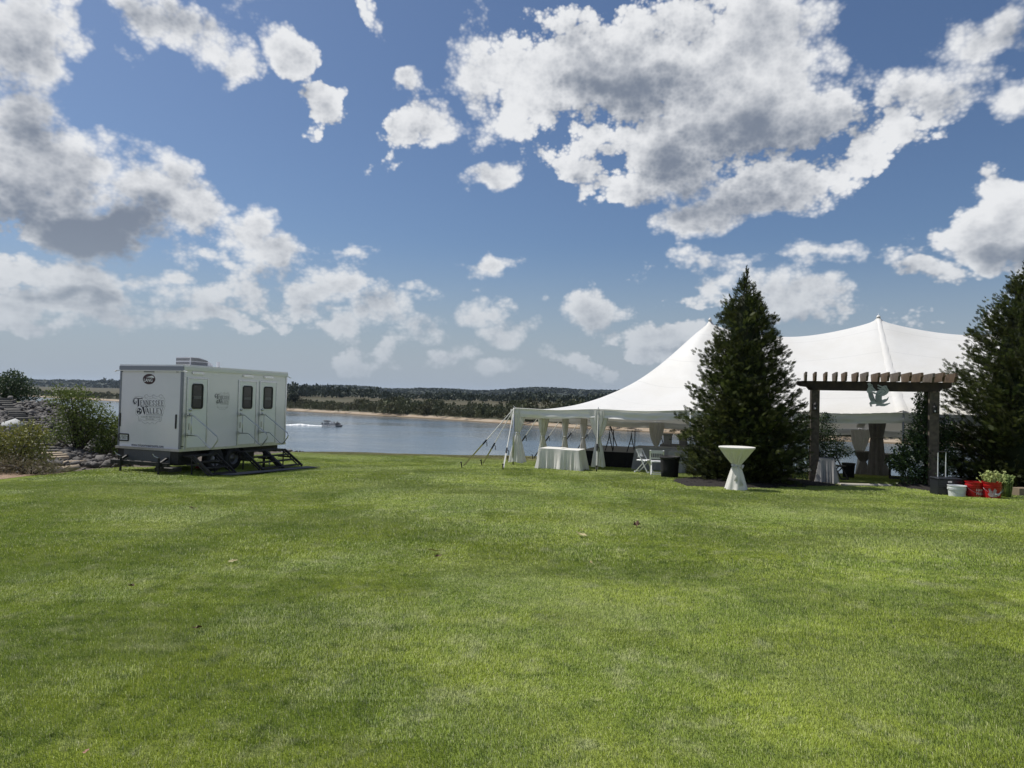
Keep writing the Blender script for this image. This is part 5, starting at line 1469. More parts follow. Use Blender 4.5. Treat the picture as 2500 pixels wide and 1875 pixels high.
# cocktail tables -------------------------------------------------------------------
def cocktail(base, h, rt, rw, rb, label, m_, seed, bow=True, grp=None):
    root = empty('cocktail_table', base); tag(root, label, 'cocktail table', grp); r = random.Random(seed)
    MB().tube([(0, 0, .03), (0, 0, h - .03)], .04, 8).build('pedestal', MT['black_metal'], root)
    MB().lathe([(rb * .8, 0.01), (rb * .7, .04), (.05, .05)], 16).build('base', MT['black_metal'], root)
    MB().lathe([(rt * .985, h - .03), (rt * .985, h - .006)], 40).build('tabletop', MT['boat_white'], root)
    m = MB(); n = 112; tie = h * .585; rows = [(rt * 1.0, h), (rt * 1.005, h - .012), (rt * .985, h - .035)]
    for k in range(1, 11):
        f = k / 11; rows.append((rt * .985 + (rw - rt * .985) * f ** .92, h - .035 - (h - .035 - tie) * f))
    rows.append((rw, tie)); rows.append((rw * .98, tie - .03))
    for k in range(1, 15):
        f = k / 14; rows.append((rw + (rb - rw) * f ** .85, (tie - .03) * (1 - f) + .015 * f))
    ph = [r.uniform(0, 6) for _ in range(4)]
    def rf(rr, z, t, i):
        if i < 2: return rr
        if z > tie: a = .075 * min(1, (h - z) / .25); return rr * (1 + a * math.sin(t * 19 + ph[0]) + a * .7 * math.sin(t * 11 + ph[1]))
        g = (tie - z) / tie
        return rr * (1 + .07 * math.sin(t * 7 + ph[2] + g) * (.4 + g) + .10 * max(0, math.sin(t * 4 + ph[3])) ** 3 * g + .03 * math.sin(t * 17) * (1 - g))
    m.lathe(rows[::-1], n, rfun=lambda rr, z, t, i: rf(rr, z, t, len(rows) - 1 - i), cap_bot=False)
    for i, v in enumerate(m.v):
        if v[2] < .05: m.v[i] = (v[0], v[1], max(.005, v[2] + .02 * math.sin(math.atan2(v[1], v[0]) * 5 + ph[0])))
    m.build('cloth', m_, root, smooth='auto')
    if bow:
        b = MB(); b.lathe([(rw * 1.04, tie - .05), (rw * 1.12, tie - .02), (rw * 1.12, tie + .03), (rw * 1.02, tie + .05)], 40, rfun=lambda rr, z, t, i: rr * (1 + .03 * math.sin(t * 13 + i)))
        b.tube([(-rw * 1.0, -.05, tie), (-rw * 1.22, -.09, tie + .005), (-rw * 1.1, -.12, tie - .07), (-rw * .6, -rw * .9, tie - .02), (0, -rw * 1.15, tie - .02)], [.03, .045, .04, .03, .03], 8, flat=.5)
        b.tube([(rw * 1.0, -.05, tie), (rw * 1.2, -.09, tie + .0), (rw * 1.05, -.12, tie - .08), (rw * .5, -rw * .9, tie - .03), (0, -rw * 1.15, tie - .02)], [.03, .045, .04, .03, .03], 8, flat=.5)
        b.tube([(0, -rw * 1.16, tie - .02), (.02, -rw * 1.25, tie - .18), (.05, -rb * .95, .16)], [.025, .035, .05], 8, flat=.35)
        b.tube([(0, -rw * 1.16, tie - .02), (-.03, -rw * 1.2, tie - .18), (-.08, -rb * .8, .26)], [.025, .03, .045], 8, flat=.35)
        b.build('sash', MT['curtain'], root, smooth=True)
    return root
p = ground_hit(1805, 1199)
cocktail((p.x, p.y + .25, H(p.x, p.y + .25)), 1.10, .45, .105, .27, 'white clothed cocktail table with a tied sash before the big evergreen', MT['linen'], 2)
for (pxl, Y_, lab, rt) in ((2110, 29.3, 'left one of two dark cocktail tables beyond the pergola', .36), (2160, 30.3, 'right cocktail table partly hidden behind the centre pole drape', .40)):
    u = (pxl - 1250) / FPX; X_ = u * Y_
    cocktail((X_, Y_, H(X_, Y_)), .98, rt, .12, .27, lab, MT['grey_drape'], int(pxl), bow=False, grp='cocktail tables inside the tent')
for (px, py, rz, lab) in ((2044, 1171, 40, 'dark folding chair inside the pergola opening beside the white cloth'), (2188, 1171, 150, 'dark folding chair behind the shrub right of the centre drape')):
    p = ground_hit(px, py); folding_chair(p, R(rz), lab, MT['dark_wood_chair'], 'dark folding chairs beyond the pergola')
p = ground_hit(2016, 1180); s3, v3 = tl(p)
cloth_box('tablecloth', tw(s3 + .02, v3 + .4), RZT, .42, .6, .76, 'plain pale cloth over a table just behind the left pergola post', 'tablecloth', MT['grey_linen'], flare=.08, seed=9)  # white cloth in grey linen: the dimness of its place put into the colour

# ------------------------------------------------------------------ pergola
pb = ground_hit(1987, 1177)
PGM = Matrix.Translation(pb) @ Matrix.Rotation(RZT, 4, 'Z')
perg = empty('pergola', pb, mat=PGM); tag(perg, 'weathered wooden pergola with fifteen rafters and a painted sign hanging on it', 'pergola')
PW_ = 3.18; PH = 2.83; PD = .72
def wp(x, y): return PGM @ Vector((x, y, 0))
for (x, y, w) in ((0, 0, .25), (PW_, 0, .26), (0.0, PD, .25), (PW_, PD, .25)):
    g = wp(x, y); zz = H(g.x, g.y) - pb.z - .1
    m = MB(); m.bevbox(x - w/2, x + w/2, y - w/2, y + w/2, zz, PH - .001, .012); m.build('post', MT['wood2'], perg)
for k, y in enumerate((-.155, .115, PD - .115, PD + .155)):
    xl, xr = -.52 + (.12 if k in (0,) else 0), PW_ + .42
    m = MB(); poly = [(xl, PH + .27), (xl, PH + .16), (xl + .10, PH + .12), (xl + .28, PH + .10), (xl + .36, PH + .0), (xr - .30, PH + .0), (xr - .24, PH + .08), (xr - .05, PH + .10), (xr, PH + .14), (xr, PH + .27)]
    m.prism(poly, lambda a, b, t: Vector((a, y - .025 + t, b)), .05)
    m.build('beam', MT['wood'], perg)
for i in range(15):
    x = -.28 + i * (PW_ + .42 + .28 + .02) / 14 * 1.0
    m = MB(); z0 = PH + .272
    poly = [(-.62, z0 + .15), (-.60, z0 + .26), (PD + .40, z0 + .26), (PD + .40, z0 + .15), (PD + .35, z0 + .13), (PD + .30, z0 + .0), (-.46, z0), (-.52, z0 + .12)]
    m.prism(poly, lambda a, b, t: Vector((x - .03 + t, a, b)), .06)
    o = m.build('rafter', MT['wood3'] if i % 3 else MT['wood2'], perg)
    o.rotation_euler = (0, random.uniform(-.006, .006), random.uniform(-.01, .01))
# lanterns on the front posts
for x, lab in ((0, 'small black lantern on the left pergola post'), (PW_, 'small black lantern on the right pergola post')):
    b = PGM @ Vector((x, -.18, PH - .52)); root = empty('lantern', b, RZT); tag(root, lab, 'lantern', 'lanterns on the pergola posts')
    MB().lathe([(.05, -.09), (.055, -.08), (.05, .06), (.065, .07), (.03, .12), (.012, .14)], 8).build('housing', MT['black_metal'], root)
    MB().lathe([(.046, -.075), (.046, .055)], 8).build('glass', MT['glass_dark'], root)
    MB().lathe([(.022, -.07), (.022, -.02)], 8, c=(0, -.035, 0)).build('candle', MT['boat_white'], root)
    MB().tube([(0, 0, .14), (0, .03, .19), (0, .055, .19)], .008, 6).build('hook', MT['black_metal'], root)
# sign: two reptile figures cut from board, hung on the front beam
def sgn(X, Y):
    p = PGM.inverted() @ hit_plane(2080 + X / 15.08, 900 + Y / 15.08, PGM @ Vector((0, -.215, 0)), PGM.to_3x3() @ Vector((0, 1, 0)))
    return p.x, p.z
SG = empty('hanging_sign', PGM @ Vector((1.3, -.215, PH + .1)), RZT); tag(SG, 'grey green cut out sign of two upright alligators hanging under the pergola beam', 'sign')
off = Vector((1.3, -.215, PH + .1))
def splate(d): return lambda a, b, t: Vector((a - off.x, -t - d, b - off.z))
LEFT = [(565, 560), (600, 525), (660, 515), (690, 535), (695, 575), (745, 590), (770, 620), (760, 650), (790, 700), (850, 770), (905, 800), (895, 825), (830, 845), (770, 830), (740, 860), (760, 930), (830, 1090), (870, 1210), (960, 1240), (1080, 1260), (1200, 1290), (1330, 1270), (1380, 1250), (1415, 1275), (1370, 1300), (1290, 1350), (1190, 1385), (1080, 1385), (1010, 1370), (880, 1385), (860, 1370), (900, 1340), (880, 1305), (800, 1310), (720, 1320), (725, 1350), (755, 1380), (700, 1400), (660, 1385), (670, 1360), (640, 1300), (640, 1250), (690, 1215), (650, 1130), (610, 1030), (590, 890), (550, 880), (545, 800), (570, 730), (600, 690), (590, 640), (610, 610), (580, 590)]
RIGHT = [(935, 605), (960, 590), (1040, 625), (1120, 655), (1160, 635), (1230, 620), (1280, 640), (1290, 700), (1330, 760), (1360, 800), (1350, 840), (1330, 890), (1270, 950), (1180, 1000), (1100, 1015), (1095, 1100), (1105, 1155), (1190, 1120), (1270, 1110), (1310, 1070), (1330, 1025), (1345, 1060), (1325, 1140), (1270, 1200), (1160, 1270), (1080, 1262), (960, 1242), (880, 1215), (850, 1130), (850, 1020), (870, 950), (790, 930), (740, 850), (800, 850), (870, 890), (900, 870), (920, 820), (1000, 785), (1040, 770), (980, 750), (925, 710), (950, 690), (1060, 720), (1100, 700), (1030, 670), (940, 630)]
MB().prism([sgn(*q) for q in LEFT], splate(0.0), .02).build('left_figure', MT['sign'], SG)
MB().prism([sgn(*q) for q in RIGHT], splate(.021), .02).build('right_figure', MT['sign'], SG)
m = MB(); ly = splate(.0215); ry = splate(.042)
for k in range(9):
    y = 890 + k * 34; m.ribbon([sgn(605 + k * 9, y), sgn(680 + k * 8, y + 8), sgn(735 + k * 13, y)], .008, ly, .002)
    if k < 8: m.ribbon([sgn(880 - k * 2, y + 80), sgn(980, y + 100), sgn(1085, y + 90)], .008, ry, .002)
m.ribbon([sgn(745, 870), sgn(790, 1000), sgn(840, 1130), sgn(870, 1210)], .012, ly, .002)
m.ribbon([sgn(600, 660), sgn(700, 625), sgn(765, 640)], .012, ly, .002)
m.ribbon([sgn(700, 700), sgn(800, 790), sgn(890, 805)], .008, ly, .002); m.ribbon([sgn(1050, 760), sgn(1150, 760), sgn(1240, 850), sgn(1150, 920)], .010, ry, .002)
m.ribbon([sgn(870, 960), sgn(1000, 920), sgn(1100, 850)], .010, ry, .002); m.ribbon([sgn(1190, 660), sgn(1240, 700), sgn(1260, 780)], .008, ry, .002)
m.build('drawn_lines', MT['sign_line'], SG, fix=False)

# mulch beds and the path ---------------------------------------------------------
BEDS = []
def bed(px_list, label_seed):
    """polygon of ground points drawn by picture positions on the lawn"""
    P = [ground_hit(*q) for q in px_list]; c = sum(P, Vector()) / len(P); r = random.Random(label_seed)
    n = 72; rings = 12; V_, F_ = [], []
    # radial function around the centroid by polygon interpolation
    An = sorted((math.atan2(q.y - c.y, q.x - c.x), math.hypot(q.x - c.x, q.y - c.y)) for q in P)
    aa = np.array([a for a, _ in An]); dd_ = np.array([d for _, d in An])
    aa2 = np.r_[aa - 2 * math.pi, aa, aa + 2 * math.pi]; dd2 = np.r_[dd_, dd_, dd_]
    V_.append((c.x, c.y, H(c.x, c.y) + .09))
    for j in range(1, rings + 1):
        for k in range(n):
            a = -math.pi + 2 * math.pi * k / n; d = np.interp(a, aa2, dd2) * (j / rings) * (1 + .015 * math.sin(k * 2.3))
            x, y = c.x + d * math.cos(a), c.y + d * math.sin(a)
            V_.append((x, y, H(x, y) + .085 * (1 - (j / rings) ** 4) - .01 * (j == rings) + r.uniform(-.015, .015)))
    F4 = []; F3 = [(0, 1 + k, 1 + (k + 1) % n) for k in range(n)]
    for j in range(rings - 1):
        for k in range(n):
            a = 1 + j * n + k; b = 1 + j * n + (k + 1) % n; F4.append((a, a + n, b + n, b))
    m = MB(); m.v = V_; m.f = F3 + F4
    o = m.build('mulch_bed', MT['mulch'], None, smooth=True); tag(o, kind='structure')
    BEDS.append((c, aa2, dd2))
    # chips
    ch = MB()
    for _ in range(500):
        k = r.uniform(-math.pi, math.pi); d = np.interp(k, aa2, dd2) * math.sqrt(r.random()) * 1.02
        x, y = c.x + d * math.cos(k), c.y + d * math.sin(k); a = r.uniform(0, 6.28); l = r.uniform(.015, .05)
        z = H(x, y) + .085 * (1 - min(1, d / np.interp(k, aa2, dd2)) ** 4) + .008
        ch.bar((x, y, z), (x + l * math.cos(a), y + l * math.sin(a), z + r.uniform(-.01, .015)), .012, .006)
    oc = ch.build('mulch_chips', MT['mulch'], o, fix=False); tag(oc, kind='stuff')
bed([(1650, 1178), (1668, 1186), (1720, 1190), (1800, 1192), (1900, 1190), (1980, 1188), (2040, 1189), (2055, 1186), (2040, 1181), (1990, 1174), (1900, 1166), (1780, 1160), (1690, 1166)], 1)
bed([(2178, 1184), (2200, 1192), (2240, 1198), (2290, 1203), (2350, 1206), (2440, 1211), (2540, 1215), (2600, 1200), (2560, 1180), (2440, 1172), (2320, 1170), (2220, 1174), (2188, 1178)], 2)
def bare(x, y):
    for c, aa2, dd2 in BEDS:
        a = math.atan2(y - c.y, x - c.x)
        if math.hypot(x - c.x, y - c.y) < np.interp(a, aa2, dd2) * .97: return True
    return False
m = MB(); q0 = ground_hit(2055, 1185.5); q1 = ground_hit(2178, 1188); dirp = (q1 - q0).normalized(); nn_ = Vector((-dirp.y, dirp.x, 0))
V_, L_ = [], (q1 - q0).length
for i in range(13):
    for j in range(3):
        p = q0 + dirp * (L_ * i / 12) + nn_ * (-.05 + .42 * j / 2); V_.append((p.x, p.y, H(p.x, p.y) + .05))
F_ = [[i * 3 + j, i * 3 + j + 3, i * 3 + j + 4, i * 3 + j + 1] for i in range(12) for j in range(2)]
pth = mesh_obj('garden_path', np_mesh('garden_path', V_, F_), MT['concrete']); sl_ = pth.modifiers.new('s', 'SOLIDIFY'); sl_.thickness = .06; tag(pth, kind='structure')
PATH = (q0, dirp, nn_, L_)

# ------------------------------------------------------------------ evergreens and roses
p = ground_hit(1812, 1181)
arborvitae((p.x + .22, p.y + .6, H(p.x, p.y + .6)), 6.35, [(0, 1.55), (.08, 1.68), (.18, 1.70), (.30, 1.58), (.40, 1.36), (.52, 1.18), (.64, .95), (.72, .78), (.80, .58), (.87, .34), (.92, .20), (.96, .10), (.985, .05), (1, .02)], 24000, 11, 'tall dark evergreen tree standing behind the white cocktail table')
p = ground_hit(2492, 1196)
arborvitae((p.x + .70, p.y + .7, H(p.x, p.y + .7)), 6.85, [(0, 2.0), (.08, 2.2), (.18, 2.24), (.30, 2.15), (.40, 1.95), (.52, 1.70), (.64, 1.38), (.72, 1.12), (.80, .80), (.87, .50), (.92, .28), (.96, .14), (.985, .06), (1, .02)], 29000, 23, 'dark evergreen tree cut off by the right picture edge behind the red buckets')

def rose(x, y, lobes, n, seed, label, nb, leaf=.055):
    g = wp(x, y); root = empty('climbing_rose', (g.x, g.y, H(g.x, g.y)), RZT); tag(root, label, 'climbing plant')
    leafy('foliage', lobes, n, leaf, MT['rose_leaf'], root, seed, shell=.75, droop=.2)
    stems(root, lobes, .016, seed, n=4)
    r = random.Random(seed)
    for i in range(nb):
        l = r.choice(lobes); a = r.uniform(-2.6, -.5); e = r.uniform(-.5, .9)
        c = (l[0] + l[3] * math.cos(a) * math.cos(e) * .98, l[1] + l[4] * math.sin(a) * math.cos(e) * 1.02, l[2] + l[5] * math.sin(e))
        m = MB()
        for k in range(7):
            t = k * 2.4; rr = .012 + .005 * k
            q = Vector((math.cos(t) * rr, -.01 + .004 * k, math.sin(t) * rr)); w = .014 + .002 * k
            tx = Vector((-math.sin(t), 0, math.cos(t)))
            m.add([Vector(c) + q - tx * w, Vector(c) + q + tx * w, Vector(c) + q * 2.2 + tx * w * .7 + Vector((0, -.012, 0)), Vector(c) + q * 2.2 - tx * w * .7 + Vector((0, -.012, 0))], [(0, 1, 2, 3)])
        m.lathe([(.004, -.012), (.014, -.004), (.014, .006), (.004, .012)], 8, c=c)
        m.build('rose_flower', MT['petal'], root, fix=False)
    return root
rose(0, .25, [(-.25, .0, .55, .42, .42, .6), (-.35, 0, 1.35, .36, .36, .45), (.32, .1, 1.55, .36, .36, .5), (.50, .1, 1.05, .46, .42, .38), (.28, .1, .45, .30, .35, .45), (-.30, .15, 1.85, .26, .28, .28), (.85, 0, .95, .30, .26, .16), (.30, .2, 2.0, .2, .22, .12), (0, .1, 1.0, .3, .2, .5)], 9000, 41, 'white flowering rose bush wrapped around the left pergola post', 16)
rose(PW_, .30, [(-.35, 0, .5, .55, .5, .55), (-.55, .1, 1.0, .42, .42, .38), (-.20, .0, 1.05, .40, .42, .40), (-.38, .05, 1.5, .34, .34, .34), (-.22, .05, 2.0, .27, .27, .42), (-.25, .05, 2.5, .20, .22, .38), (.28, .0, 1.05, .34, .34, .35), (.30, -.05, .55, .24, .3, .3), (-.85, .1, .65, .28, .3, .3), (.0, -.25, .85, .32, .2, .20), (.42, .25, 1.6, .28, .28, .4)], 12500, 43, 'dark green climbing shrub around the right pergola post up to its beam', 4, leaf=.07)

# ------------------------------------------------------------------ buckets, crate, stems
def bucket(px, py, r_top, h, name_lab, m_, handle=0, pivot=True):
    p = ground_hit(px, py); b = Vector((p.x, p.y + r_top * .85, 0)); b.z = H(b.x, b.y) + .004
    root = empty('bucket', b); tag(root, name_lab, 'bucket')
    rb = r_top * .88
    R_ = [(rb, 0), (rb * 1.005, h * .05)]
    for zz, k in ((.58, 0), (.64, .0), (.645, .016), (.68, .018), (.685, .0), (.76, 0), (.765, .014), (.80, .014), (.805, 0), (.955, 0), (.96, .012), (1.0, .012)):
        R_.append((rb + (r_top - rb) * zz + k * r_top / .2, h * zz))
    R_ += [(r_top - .006, h), (r_top * .97, h * .97), (rb * .96, .02)]
    MB().lathe(R_, 40, cap_top=True).build('pail', m_, root, smooth='auto')
    pts = []
    for k in range(15):
        a = math.pi * k / 14; x = (r_top + .012) * math.cos(a)
        pts.append((x, -(r_top + .012) * math.sin(a) * .98 - .004, h * .74 - h * .42 * math.sin(a) + handle * .03 * math.cos(a)))
    MB().tube(pts, .0035, 5).build('wire_handle', MT['steel'], root, smooth=True)
    if handle: MB().tube([pts[6], pts[7], pts[8]], .013, 8).build('grip', MT['white_plastic'], root)
    return root, b
rt_ = .202
w_, _ = bucket(2346.5, 1215, rt_, .285, 'white plastic bucket standing in front of the black rolling crate', MT['white_plastic'])
def cyl_map(r_, z0, a0=0.0):
    def f(a, b):
        t = -math.pi / 2 + a0 + a / r_; return (r_ * math.cos(t), r_ * math.sin(t), z0 + b)
    return f
text_on('____\n___\n____', cyl_map(rt_ * .955, .15, .35), .028, 'small_print', MT['decal_light'], w_, 0, xs=1.2)
ra, _ = bucket(2390, 1216, rt_, .385, 'red bucket with white lettering next to the white bucket', MT['red'])
text_on('HARBOR\nFREIGHT', cyl_map(rt_ * .962, .15, .42), .088, 'lettering', MT['print_white'], ra, 0, xs=.92, bold=.012)
rb_, rbp = bucket(2433, 1219, rt_ * 1.04, .405, 'red bucket with a worn label holding cut green flower stems', MT['red'], handle=1)
m = MB(); pl_ = [(-.16, .24), (-.12, .27), (-.02, .26), (.02, .22), (.0, .15), (.05, .12), (.02, .06), (-.08, .05), (-.14, .07), (-.17, .12), (-.13, .16)]
f_ = cyl_map(rt_ * 1.04 * .965, 0, -.15); m.prism(pl_, lambda a, b, t: Vector(f_(a, b)) * (1 + 0 * t) + Vector((0, -t, 0)), .002); m.build('worn_label', MT['label_grey'], rb_)
m = MB(); m.prism([(.02, .10), (.05, .11), (.13, .20), (.16, .19), (.155, .165), (.13, .155), (.07, .08)], lambda a, b, t: Vector(f_(a, b)) + Vector((0, -t - .003, 0)), .002); m.build('brush_mark', MT['print_white'], rb_)
# rolling crate
p = ground_hit(2321, 1211); root = empty('rolling_crate', (p.x, p.y + .22, H(p.x, p.y + .22)), R(-4)); tag(root, 'black folding rolling crate with a raised telescopic handle', 'crate')
cw, cd, chh = .285, .21, .42
m = MB(); m.bevbox(-cw, cw, -cd, cd, .03, chh, .015); cr = m.build('crate_body', MT['crate'], root)
for i in range(7):
    zz = .055 + i * .052
    MB().box(-cw - .006, cw + .006, -cd - .008, -cd + .001, zz, zz + .028).build('slat', MT['crate'], root)
MB().bevbox(-cw - .012, cw + .012, -cd - .014, cd + .01, chh, chh + .03, .012).build('lid', MT['crate'], root)
MB().box(-.06, .04, -cd - .018, -cd - .0145, chh - .075, chh - .035).build('label_plate', MT['print_white'], root)
for x in (-.10, .095): MB().tube([(x, cd - .03, chh + .03), (x, cd - .03, chh + .32), (x, cd - .03, chh + .66)], [.014, .013, .010], 8).build('handle_tube', MT['white_plastic'], root)
MB().tube([(-.12, cd - .03, chh + .67), (.115, cd - .03, chh + .67)], .016, 8).build('grip', MT['black_metal'], root)
for x in (-cw + .04, cw - .04):
    m = MB(); m.tube([(x - .015, cd - .02, .035), (x + .015, cd - .02, .035)], .035, 12); m.build('wheel', MT['rubber'], root)
# stems
def stem_mesh(name, parent, n, r0, h0, h1, spread, seed, m_, knob=True, bundle=False):
    r = random.Random(seed); m = MB(); T = []
    for i in range(n):
        a = r.uniform(0, 6.28); q = r0 * math.sqrt(r.random()); x, y = q * math.cos(a), q * math.sin(a)
        hh = r.uniform(h0, h1); sx, sy = x * spread + r.uniform(-.05, .05) * spread, y * spread + r.uniform(-.05, .05)
        n0 = len(m.v)
        pts = [(x * .8, y * .8, .03), (x, y, hh * .45), (x + sx * .5, y + sy * .5, hh * .8), (x + sx, y + sy, hh)]
        if not bundle and r.random() < .5:
            dx = r.choice((-1, 1)) * r.uniform(.02, .06); pts += [(x + sx + dx * .6, y + sy, hh + .02), (x + sx + dx, y + sy - .01, hh - .02)]
        m.tube(pts, r.uniform(.006, .011), 5)
        if knob:
            e = pts[-1]
            for q in range(5): b = r.uniform(.010, .020); m.lathe([(.002, -b), (b, -b * .3), (b, b * .4), (.002, b)], 6, c=(e[0] + r.uniform(-.02, .02), e[1] + r.uniform(-.02, .02), e[2] + r.uniform(-.015, .02)))
        T += [r.random()] * (len(m.v) - n0)
    o = m.build(name, m_, parent, smooth=True, fix=False)
    at_ = o.data.attributes.new('tint', 'FLOAT', 'POINT'); at_.data.foreach_set('value', T)
    return o
root = empty('cut_stems', rbp + Vector((0, 0, .012))); tag(root, 'pale green cut flower stems standing in the right hand red bucket', 'stems')
stem_mesh('stems', root, 62, .14, .42, .66, 1.0, 3, MT['stem'])
p = ground_hit(2469, 1217); root = empty('stem_bundle', (p.x, p.y + .20, H(p.x, p.y + .2))); tag(root, 'tall bundle of darker green stems standing on the grass right of the red buckets', 'stems')
stem_mesh('stems', root, 110, .15, .36, .56, .25, 4, MT['stem_dark'], bundle=True)
m = MB(); r = random.Random(3)
for i in range(26):
    p = ground_hit(r.uniform(2462, 2497), r.uniform(1214, 1222)); a = r.uniform(-.6, .6); l = r.uniform(.04, .12); m.tube([p + Vector((0, 0, .045)), p + Vector((l * math.cos(a), l * math.sin(a), .05))], .006, 5)
o = m.build('stem_clippings', MT['stem'], None); tag(o, 'scattered green stem clippings on the grass near the right edge', 'clippings', kind='stuff')
p = ground_hit(2412, 1215); root = empty('hand_brush', (p.x, p.y - .02, H(p.x, p.y)), R(5)); tag(root, 'grey long handled brush leaning between the two red buckets', 'brush')
MB().tube([(0, 0, .25), (.01, .02, .30), (.01, .05, .50)], [.016, .012, .010], 8).build('handle', MT['stem_dark'], root, smooth=True)
m = MB(); m.prism([(-.025, 0), (.03, .0), (.04, .05), (.03, .22), (.012, .27), (-.012, .27), (-.03, .2), (-.035, .06)], lambda a, b, t: Vector((a, t - .02, b + .01)), .035); m.build('head', mat('brush_grey', (.16, .145, .12), .8), root)
p = ground_hit(2494, 1212); root = empty('cardboard_box', (p.x + .1, p.y + .16, H(p.x, p.y + .15)), R(8)); tag(root, 'plain brown cardboard box at the right picture edge', 'box')
MB().box(-.17, .17, -.13, .13, .02, .20).build('carton', MT['card'], root); MB().box(-.165, .165, -.125, -.002, .2005, .204).build('flap', MT['card'], root); MB().box(-.165, .165, .002, .125, .2005, .206).build('flap', MT['card'], root)

# fallen leaves on the lawn
def dead_leaf(px, py, s_, lab, m_, curl=.4, seed=0):
    p = ground_hit(px, py, .03); r = random.Random(seed); m = MB(); n = 11; P = []
    for k in range(n):
        a = 2 * math.pi * k / n; rr = s_ * (1 if k % 2 == 0 else .55) * r.uniform(.8, 1.15); P.append((rr * math.cos(a) * 1.2, rr * math.sin(a) * .7, curl * s_ * r.uniform(.1, .9)))
    P.append((0, 0, 0)); m.add(P, [(k, (k + 1) % n, n) for k in range(n)]); m.tube([(0, 0, 0), (s_ * 1.2, .2 * s_, .3 * s_)], s_ * .05, 4)
    o = m.build('fallen_leaf', m_, None, fix=False, loc=(p.x, p.y, p.z + .045)); o.rotation_euler = (r.uniform(-.3, .3), r.uniform(-.3, .3), r.uniform(0, 6)); tag(o, lab, 'leaf', 'dead leaves on the lawn')
dead_leaf(1553, 1285, .10, 'dark brown curled leaf farthest back on the right half of the lawn', MT['brown_leaf'], .8, 1)
dead_leaf(1420, 1308, .085, 'pale leaf at the middle of the lawn left of the dark brown one', MT['pale_leaf'], .3, 2)
dead_leaf(1419, 1295, .045, 'tiny pale leaf just above the pale leaf in mid lawn', MT['pale_leaf'], .4, 3)
dead_leaf(1442, 1377, .03, 'small pale upright scrap on the lawn centre', MT['pale_leaf'], 1.0, 4)
dead_leaf(1061, 1348, .07, 'tan leaf lying over a dark one left of the lawn centre', MT['pale_leaf'], .3, 5)
dead_leaf(1068, 1362, .04, 'small dark leaf just below the tan leaf', MT['brown_leaf'], .6, 6)
dead_leaf(566, 1373, .05, 'thin tan leaf on the bleached patch of the left lawn', MT['pale_leaf'], .2, 7)
dead_leaf(316, 1434, .035, 'single dark leaf on the bright left part of the lawn', MT['brown_leaf'], .8, 8)
dead_leaf(478, 1539, .035, 'dark crumpled leaf in the left foreground beside taller blades', MT['brown_leaf'], .8, 9)
dead_leaf(470, 1243, .06, 'dark leaf far back on the left lawn in front of the trailer', MT['brown_leaf'], .5, 10)
dead_leaf(209, 1844, .016, 'small pinkish tan leaf at the bottom left edge', mat('pink_leaf', (.45, .26, .18), .7), .6, 11)

# ------------------------------------------------------------------ boat
bp_ = at(811, 1041, 219.0); bp_.z = WATER_Z
boat = empty('pontoon_boat', bp_, R(-3)); tag(boat, 'pontoon boat with folded dark canopy speeding over the river', 'boat')
for yy in (-1.0, 1.0):
    m = MB(); m.tube([(-2.7, yy, .12), (1.9, yy, .14), (2.6, yy, .22), (3.0, yy, .42)], [.30, .30, .26, .05], 12); m.build('pontoon', MT['boat_dark'], boat, smooth=True)
MB().box(-2.8, 2.9, -1.25, 1.25, .40, .50).build('deck', MT['boat_alu'], boat)
for (x0, x1) in ((-2.7, -.4), (-.3, 1.2), (1.3, 2.3)):
    for yy in (-1.22, 1.2):
        m = MB(); m.box(x0, x1, yy, yy + .03, .55, .85); pn = m.build('fence_panel', MT['boat_white'] if x0 < 1 else MT['boat_dark'], boat)
        m = MB(); m.box(x0, x1, yy - .01, yy - .001, .62, .74); m.build('stripe', MT['boat_dark'], pn)
        MB().tube([(x0, yy, .5), (x0, yy, 1.08), (x1, yy, 1.05), (x1, yy, .5)], .03, 5).build('rail', MT['boat_alu'], boat)
m = MB(); m.tube([(-2.9, 0, 1.75), (-2.5, 0, 1.50), (-1.3, 0, 1.45)], .12, 6); m.tube([(-2.4, -.9, 1.75), (-1.4, -.9, 1.62), (-.7, -.9, 1.35)], .11, 6); m.tube([(-2.4, .9, 1.75), (-1.4, .9, 1.62), (-.7, .9, 1.35)], .11, 6); m.build('folded_canopy', MT['boat_dark'], boat, smooth=True)
MB().tube([(-2.0, -1.2, .5), (-2.4, -1.1, 1.7), (-2.4, 1.1, 1.7), (-2.0, 1.2, .5)], .03, 5).build('canopy_frame', MT['boat_alu'], boat)
for (x0, x1, yy) in ((-2.2, -1.2, -.95), (-2.2, -1.2, .5), (1.3, 2.1, -.95), (1.3, 2.1, .5)):
    m = MB(); m.bevbox(x0, x1, yy, yy + .5, .5, .85, .04); m.box(x0, x1, yy - .02, yy + .08, .85, 1.15); m.build('seat', MT['boat_dark'], boat)
m = MB(); m.prism([(-.1, .5), (.5, .5), (.45, 1.2), (.15, 1.3), (-.1, 1.25)], lambda a, b, t: Vector((a, -.9 + t, b)), .7); m.build('console', MT['boat_alu'], boat)
m = MB(); m.prism([(-3.2, .3), (-2.9, .3), (-2.85, .95), (-3.0, 1.1), (-3.3, 1.05)], lambda a, b, t: Vector((a, -.2 + t, b)), .4); m.build('motor', MT['boat_dark'], boat)
